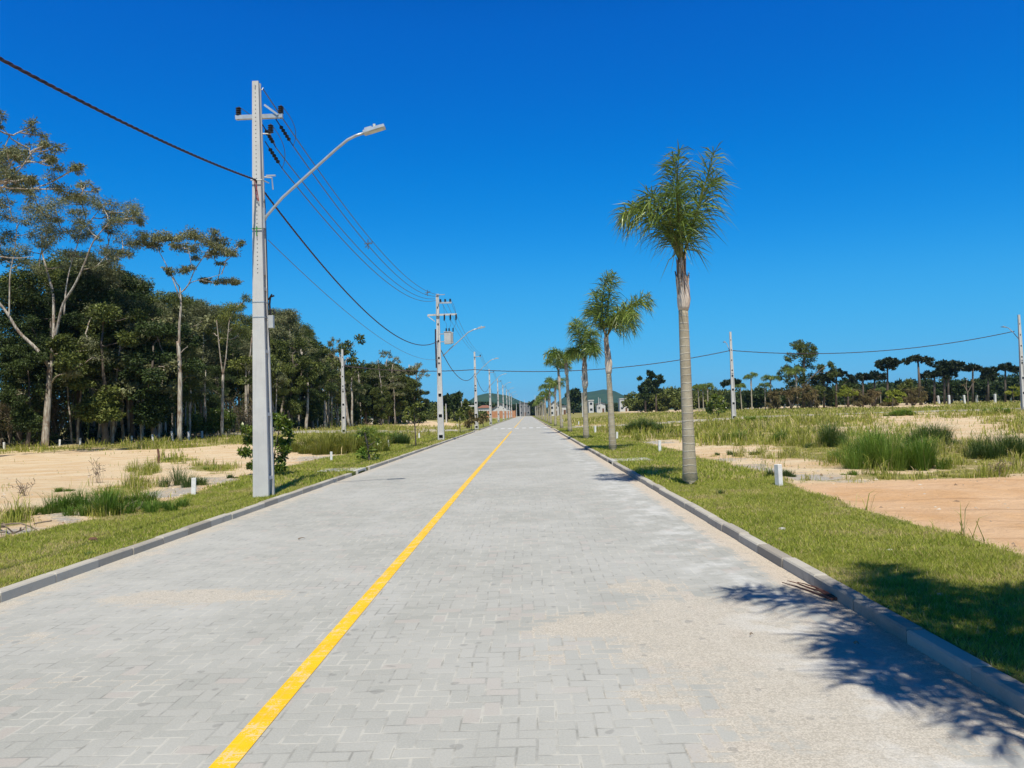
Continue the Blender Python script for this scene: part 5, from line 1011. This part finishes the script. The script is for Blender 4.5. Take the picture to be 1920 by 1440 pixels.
far_tree(1507, 768, [([(1507, 768), (1507, 720), (1507, 690), (1508, 665)], .4, .15), ([(1507, 725), (1490, 705), (1475, 695)], .15, .08), ([(1507, 720), (1530, 700), (1550, 685)], .15, .08)],
         [(1507, 645, 17, 9), (1495, 652, 13, 10), (1520, 652, 14, 10), (1508, 665, 20, 12), (1525, 668, 12, 10), (1490, 668, 12, 9), (1510, 682, 18, 9), (1475, 690, 12, 9), (1485, 700, 14, 10), (1540, 690, 14, 10), (1556, 684, 9, 7), (1552, 700, 12, 9), (1530, 710, 16, 12), (1500, 712, 16, 12), (1545, 720, 14, 12), (1480, 718, 12, 10), (1525, 735, 16, 12), (1555, 738, 14, 12), (1490, 738, 12, 12), (1510, 750, 20, 10), (1470, 704, 8, 7)],
         'tallest round crowned tree beyond the right field', M_LEAFG, dens=1.5, L=.4, Wd=.2, ysp=2.5)
for px, base, top, s_, v, lab in [(1311, 771, 712, .80, 0, 'garden palm farthest left in the group behind the nearest palm'), (1328, 771, 706, .86, 1, 'second garden palm from the left beyond the right field'), (1319, 770, 718, .72, 2, 'short garden palm between the two leftmost ones'), (1391, 769, 715, .78, 0, 'garden palm just right of the right field pole'), (1410, 769, 698, .98, 2, 'tall garden palm with upswept crown right of the field pole'),
                                  (1435, 768, 712, .82, 1, 'garden palm left of the dry leaved shrubs'), (1445, 768, 697, 1.0, 0, 'tall garden palm left of the big round crowned tree'), (1496, 769, 678, 1.26, 1, 'pale trunked palm standing in front of the big round crowned tree'), (1600, 765, 730, .5, 2, 'low garden palm among the umbrella pines'), (1652, 765, 722, .55, 0, 'small arching palm left of the yellow young tree')]:
    x0 = atY(px, base, YR-4)[0]; b = Vector((x0, YR-4, H(x0, YR-4))); place_palm(pv[v], b, lab, random.random()*6.28, (s_*1.05,)*3, 'garden palms beyond the right field', 'garden_palm')
for px, base, top, w, lab in [(1451, 769, 728, 26, 'dry leaved shrub left of the big round crowned tree'), (1483, 769, 722, 30, 'brown drooping shrub at the left foot of the big tree'), (1520, 769, 718, 34, 'tall brown drooping shrub at the right foot of the big tree'), (1612, 763, 728, 30, 'brown shrub under the low umbrella pines'), (1637, 763, 726, 26, 'brown shrub left of the yellow young tree'), (1668, 761, 744, 24, 'low dark shrub behind the yellow young tree'), (1711, 760, 716, 38, 'wide dry shrub at the foot of the tallest umbrella pine')]:
    r_ = random.Random(px); cl = [(px+r_.uniform(-.4, .4)*w, top+(base-top)*r_.uniform(.12, .75), w*.2, (base-top)*.14) for _ in range(12)]
    far_tree(px, base, [([(px, base), (px, (base+top)/2)], .25, .1), ([(px, base), (px-w*.25, (base+top)/2)], .15, .08), ([(px, base), (px+w*.25, (base+top)/2)], .15, .08)], cl, lab, M_BROWN, 'drooping_shrub', 'shrub', L=.75, Wd=.10, dens=1.1, droop=1.1, Y=YR-6)
for px, base, top, w, Y, lab, mt in [(1210, 768, 706, 22, 230, 'thin topped tree left of the pair above the far wood', M_LEAFD), (1230, 768, 694, 24, 230, 'open crowned tree rising highest from the far wood', M_LEAFD), (1075, 776, 731, 34, 330, 'dark round tree behind the kerb palms near the hills', M_LEAFD), (852, 792, 731, 30, 175, 'dark tree right behind the transformer pole', M_LEAFD), (838, 794, 742, 22, 170, 'dark tree closing the forest left of the transformer pole', M_LEAFD),
                                     (872, 792, 752, 22, 190, 'green tree between the transformer pole and the third pole', M_LEAFG), (826, 796, 762, 20, 160, 'small green tree at the end of the forest', M_LEAFG), (886, 790, 762, 16, 200, 'low green tree left of the third pole', M_LEAFG), (1700, 757, 712, 30, 165, 'green tree behind the tallest umbrella pine', M_LEAFG), (1785, 757, 714, 34, 170, 'dark green tree behind the double headed pine', M_LEAFD), (1850, 756, 712, 34, 170, 'dark green tree behind the broad umbrella pine', M_LEAFD), (1590, 762, 708, 36, 165, 'dark green tree between the big tree and the low pines', M_LEAFD), (1005, 778, 752, 26, 420, 'dark tree at the very end of the road', M_LEAFD)]:
    r_ = random.Random(px+1); cl = []
    for q in range(14): a = r_.uniform(0, 6.28); rr = r_.random()**.5; cl.append((px+math.cos(a)*rr*w*.42, top+(base-top)*.36+math.sin(a)*rr*(base-top)*.30, w*.2, (base-top)*.13))
    if 'above' in lab or 'rising' in lab: cl = [(px+r_.uniform(-.5, .5)*w*(1.2-.5*q/26), top+4+q*1.5+r_.uniform(-2, 2), w*.16, 3.2) for q in range(26)]
    far_tree(px, base, [([(px, base), (px, top+(base-top)*.35)], .3, .12)], cl, lab, mt, Y=Y, L=.55*Y/170, Wd=.28*Y/170, dens=1.1, ysp=1.5)
def wood(name, label, segs, Y, seed, mat, cs=1.):
    rs.seed(seed); m = MB()
    xs_ = [a for a, _ in segs]; tops = [b for _, b in segs]; x = xs_[0]
    while x < xs_[-1]:
        top = np.interp(x, xs_, tops)+rs.normal()*2.5
        for r_ in range(2):
            yy = Y+rs.uniform(-6, 10)+r_*12; P0 = atY(x, 700, yy); zt = max(2.5, atY(x, top, yy)[2]); g0 = H(P0[0], yy); s_ = (zt-g0)
            for q in range(3): clump(m, (P0[0]+rs.normal()*1.5, yy+rs.normal(), g0+s_*rs.uniform(.25, .78)), (s_*.30+1., 2., s_*.24), int(120*cs), .55*Y/150, .3*Y/150, .1, .1)
        x += 9*150/Y
    tag(m.build(name, mat), label, 'trees', kind='stuff')
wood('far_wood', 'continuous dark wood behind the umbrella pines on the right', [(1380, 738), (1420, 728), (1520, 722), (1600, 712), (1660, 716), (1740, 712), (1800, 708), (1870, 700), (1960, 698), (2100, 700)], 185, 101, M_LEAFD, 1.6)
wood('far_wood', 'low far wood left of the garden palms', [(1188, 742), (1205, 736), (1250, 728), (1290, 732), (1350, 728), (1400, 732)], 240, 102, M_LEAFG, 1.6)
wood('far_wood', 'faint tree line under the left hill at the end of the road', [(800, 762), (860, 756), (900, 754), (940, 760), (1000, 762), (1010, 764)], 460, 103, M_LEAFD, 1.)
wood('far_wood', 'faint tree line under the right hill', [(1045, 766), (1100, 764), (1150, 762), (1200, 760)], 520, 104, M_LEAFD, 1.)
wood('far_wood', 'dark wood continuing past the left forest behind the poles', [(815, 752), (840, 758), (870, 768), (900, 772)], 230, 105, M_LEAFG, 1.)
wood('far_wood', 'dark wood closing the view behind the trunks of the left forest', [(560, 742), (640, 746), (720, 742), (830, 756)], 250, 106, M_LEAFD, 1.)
wood('far_wood', 'dark wood behind the forest at the far left edge', [(-200, 560), (-60, 560), (60, 600), (140, 640)], 108, 107, M_LEAFD, 1.)
# ------------------------------------------------------------------ houses near the end of the road
def house(px0, px1, wt, base, ridge, Y, label, wm, rm, kind='gable', storeys=1, nwin=3, dep=8.):
    a, c = atY(px0, base, Y), atY(px1, base, Y); w = c[0]-a[0]; cx = (a[0]+c[0])/2; g = H(cx, Y); hw = atY(cx*0+px0, wt, Y)[2]-g; hr = atY(px0, ridge, Y)[2]-g; b = Vector((cx, Y, g))
    o = root('house', b, label, 'house'); m = MB(); m.box((0, dep/2, hw/2-.2), (w, dep, hw+.4))
    if kind == 'gable':
        m.add([(-w/2, .0, hw), (w/2, 0, hw), (0, 0, hr-.1), (-w/2, dep, hw), (w/2, dep, hw), (0, dep, hr-.1)], F3=[(0, 1, 2), (4, 3, 5)])
    m.build('wall', wm, o); r = MB(); ov = .5
    if kind == 'gable':
        for sg in (-1, 1):
            x1 = sg*(w/2+ov); zz = hw-ov*(hr-hw)/(w/2); v = [(0, -ov, hr), (x1, -ov, zz), (x1, dep+ov, zz), (0, dep+ov, hr)]; v += [(p_[0], p_[1], p_[2]+.22) for p_ in v]
            r.add(v, [(0, 1, 2, 3), (7, 6, 5, 4), (0, 4, 5, 1), (1, 5, 6, 2), (2, 6, 7, 3), (3, 7, 4, 0)])
    elif kind == 'hip':
        r.add([(-w/2-ov, -ov, hw), (w/2+ov, -ov, hw), (w/2+ov, dep+ov, hw), (-w/2-ov, dep+ov, hw), (-w*.2, dep/2, hr), (w*.2, dep/2, hr)], [(0, 1, 5, 4), (2, 3, 4, 5), (3, 2, 1, 0)], [(1, 2, 5), (3, 0, 4)])
    else: r.box((0, dep/2, hw+.35), (w+.6, dep+.6, .5))
    r.build('roof', rm, o); sh = hw/storeys
    for s_ in range(storeys):
        for q in range(nwin):
            x = -w/2+w*(q+.5)/nwin; door = s_ == 0 and q == nwin//2 and nwin > 1; ww, hh = (.9, 2.1) if door else (min(1.4, w/nwin*.5), min(1.2, sh*.4)); z = 1.05 if door else s_*sh+sh*.55
            f = MB(); f.box((x, -.03, z), (ww+.2, .08, hh+.2)); fo = f.build('door' if door else 'window', M_DOOR if door else M_WALLW, o); f = MB(); f.box((x, -.09, z), (ww, .05, hh)); f.build('panel' if door else 'pane', M_DOOR if door else M_WIN, fo)
house(922, 957, 768, 778, 757, 300, 'white gabled house with dark roof behind the left poles', M_WALLW, M_ROOFG, 'gable'); house(896, 921, 765, 777, 760, 330, 'low house with red tiled roof left of the gabled one', M_WALLW, M_ROOF, 'hip', 1, 3); house(880, 890, 763, 778, 762, 300, 'small white flat roofed house behind the third pole', M_WALLW, M_WALLW, 'flat', 1, 1)
house(974, 994, 757, 772, 756, 450, 'grey two storey house at the end of the road', M_WALLG, M_WALLG, 'flat', 2, 3); house(1031, 1048, 760, 777, 753, 330, 'white house seen between the kerb palms', M_WALLW, M_ROOFG, 'gable', 2, 2); house(1050, 1062, 763, 775, 760, 360, 'small white house right of the one between the palms', M_WALLW, M_WALLG, 'flat', 1, 2)
house(1104, 1113, 752, 764, 751, 420, 'narrow white two storey house below the right hill', M_WALLW, M_WALLW, 'flat', 2, 1); house(1119, 1135, 758, 763, 755, 430, 'low white house with pale roof below the right hill', M_WALLW, M_ROOFG, 'gable', 1, 2); house(1162, 1178, 749, 757, 746, 480, 'white two storey house with overhanging roof right of the hill', M_WALLW, M_WALLW, 'flat', 2, 2); house(1195, 1206, 754, 758, 751, 470, 'small pale house at the left end of the far wood', M_WALLW, M_ROOF, 'gable', 1, 2)
for (a, c_, t_, bs, Y, lab, n_) in ((898, 940, 772, 782, 280, 'low orange clay block wall below the gabled house', 1), (940, 966, 771, 778, 290, 'unfinished orange clay block wall right of the gabled house', 2)):
    A_, B_ = atY(a, bs, Y), atY(c_, bs, Y); g = H(A_[0], Y); h_ = max(1.2, atY(a, t_, Y)[2]-g); m = MB(); m.box(((B_[0]-A_[0])/2, 0, h_/2), (B_[0]-A_[0], .2, h_)); 
    for q in range(6): m.box(((B_[0]-A_[0])*(q+.0)/5, 0, h_/2+.1), (.28, .28, h_+.2))
    tag(m.build('block_wall', M_BRICK, loc=(A_[0], Y, g)), lab, 'wall')
# ------------------------------------------------------------------ air
HZ = MB(); HZ.box((0, 2000, 60), (8800, 4800, 126)); 
t = NT('air'); v_ = t.n('VolumePrincipled', {'Color': (.28, .62, 1., 1), 'Density': HAZE, 'Anisotropy': .2}); t.t.links.new(v_.outputs[0], t.out.inputs['Volume'])
if HAZE: tag(HZ.build('haze', t.m), 'thin blue haze over the distant hills', 'haze', kind='stuff')
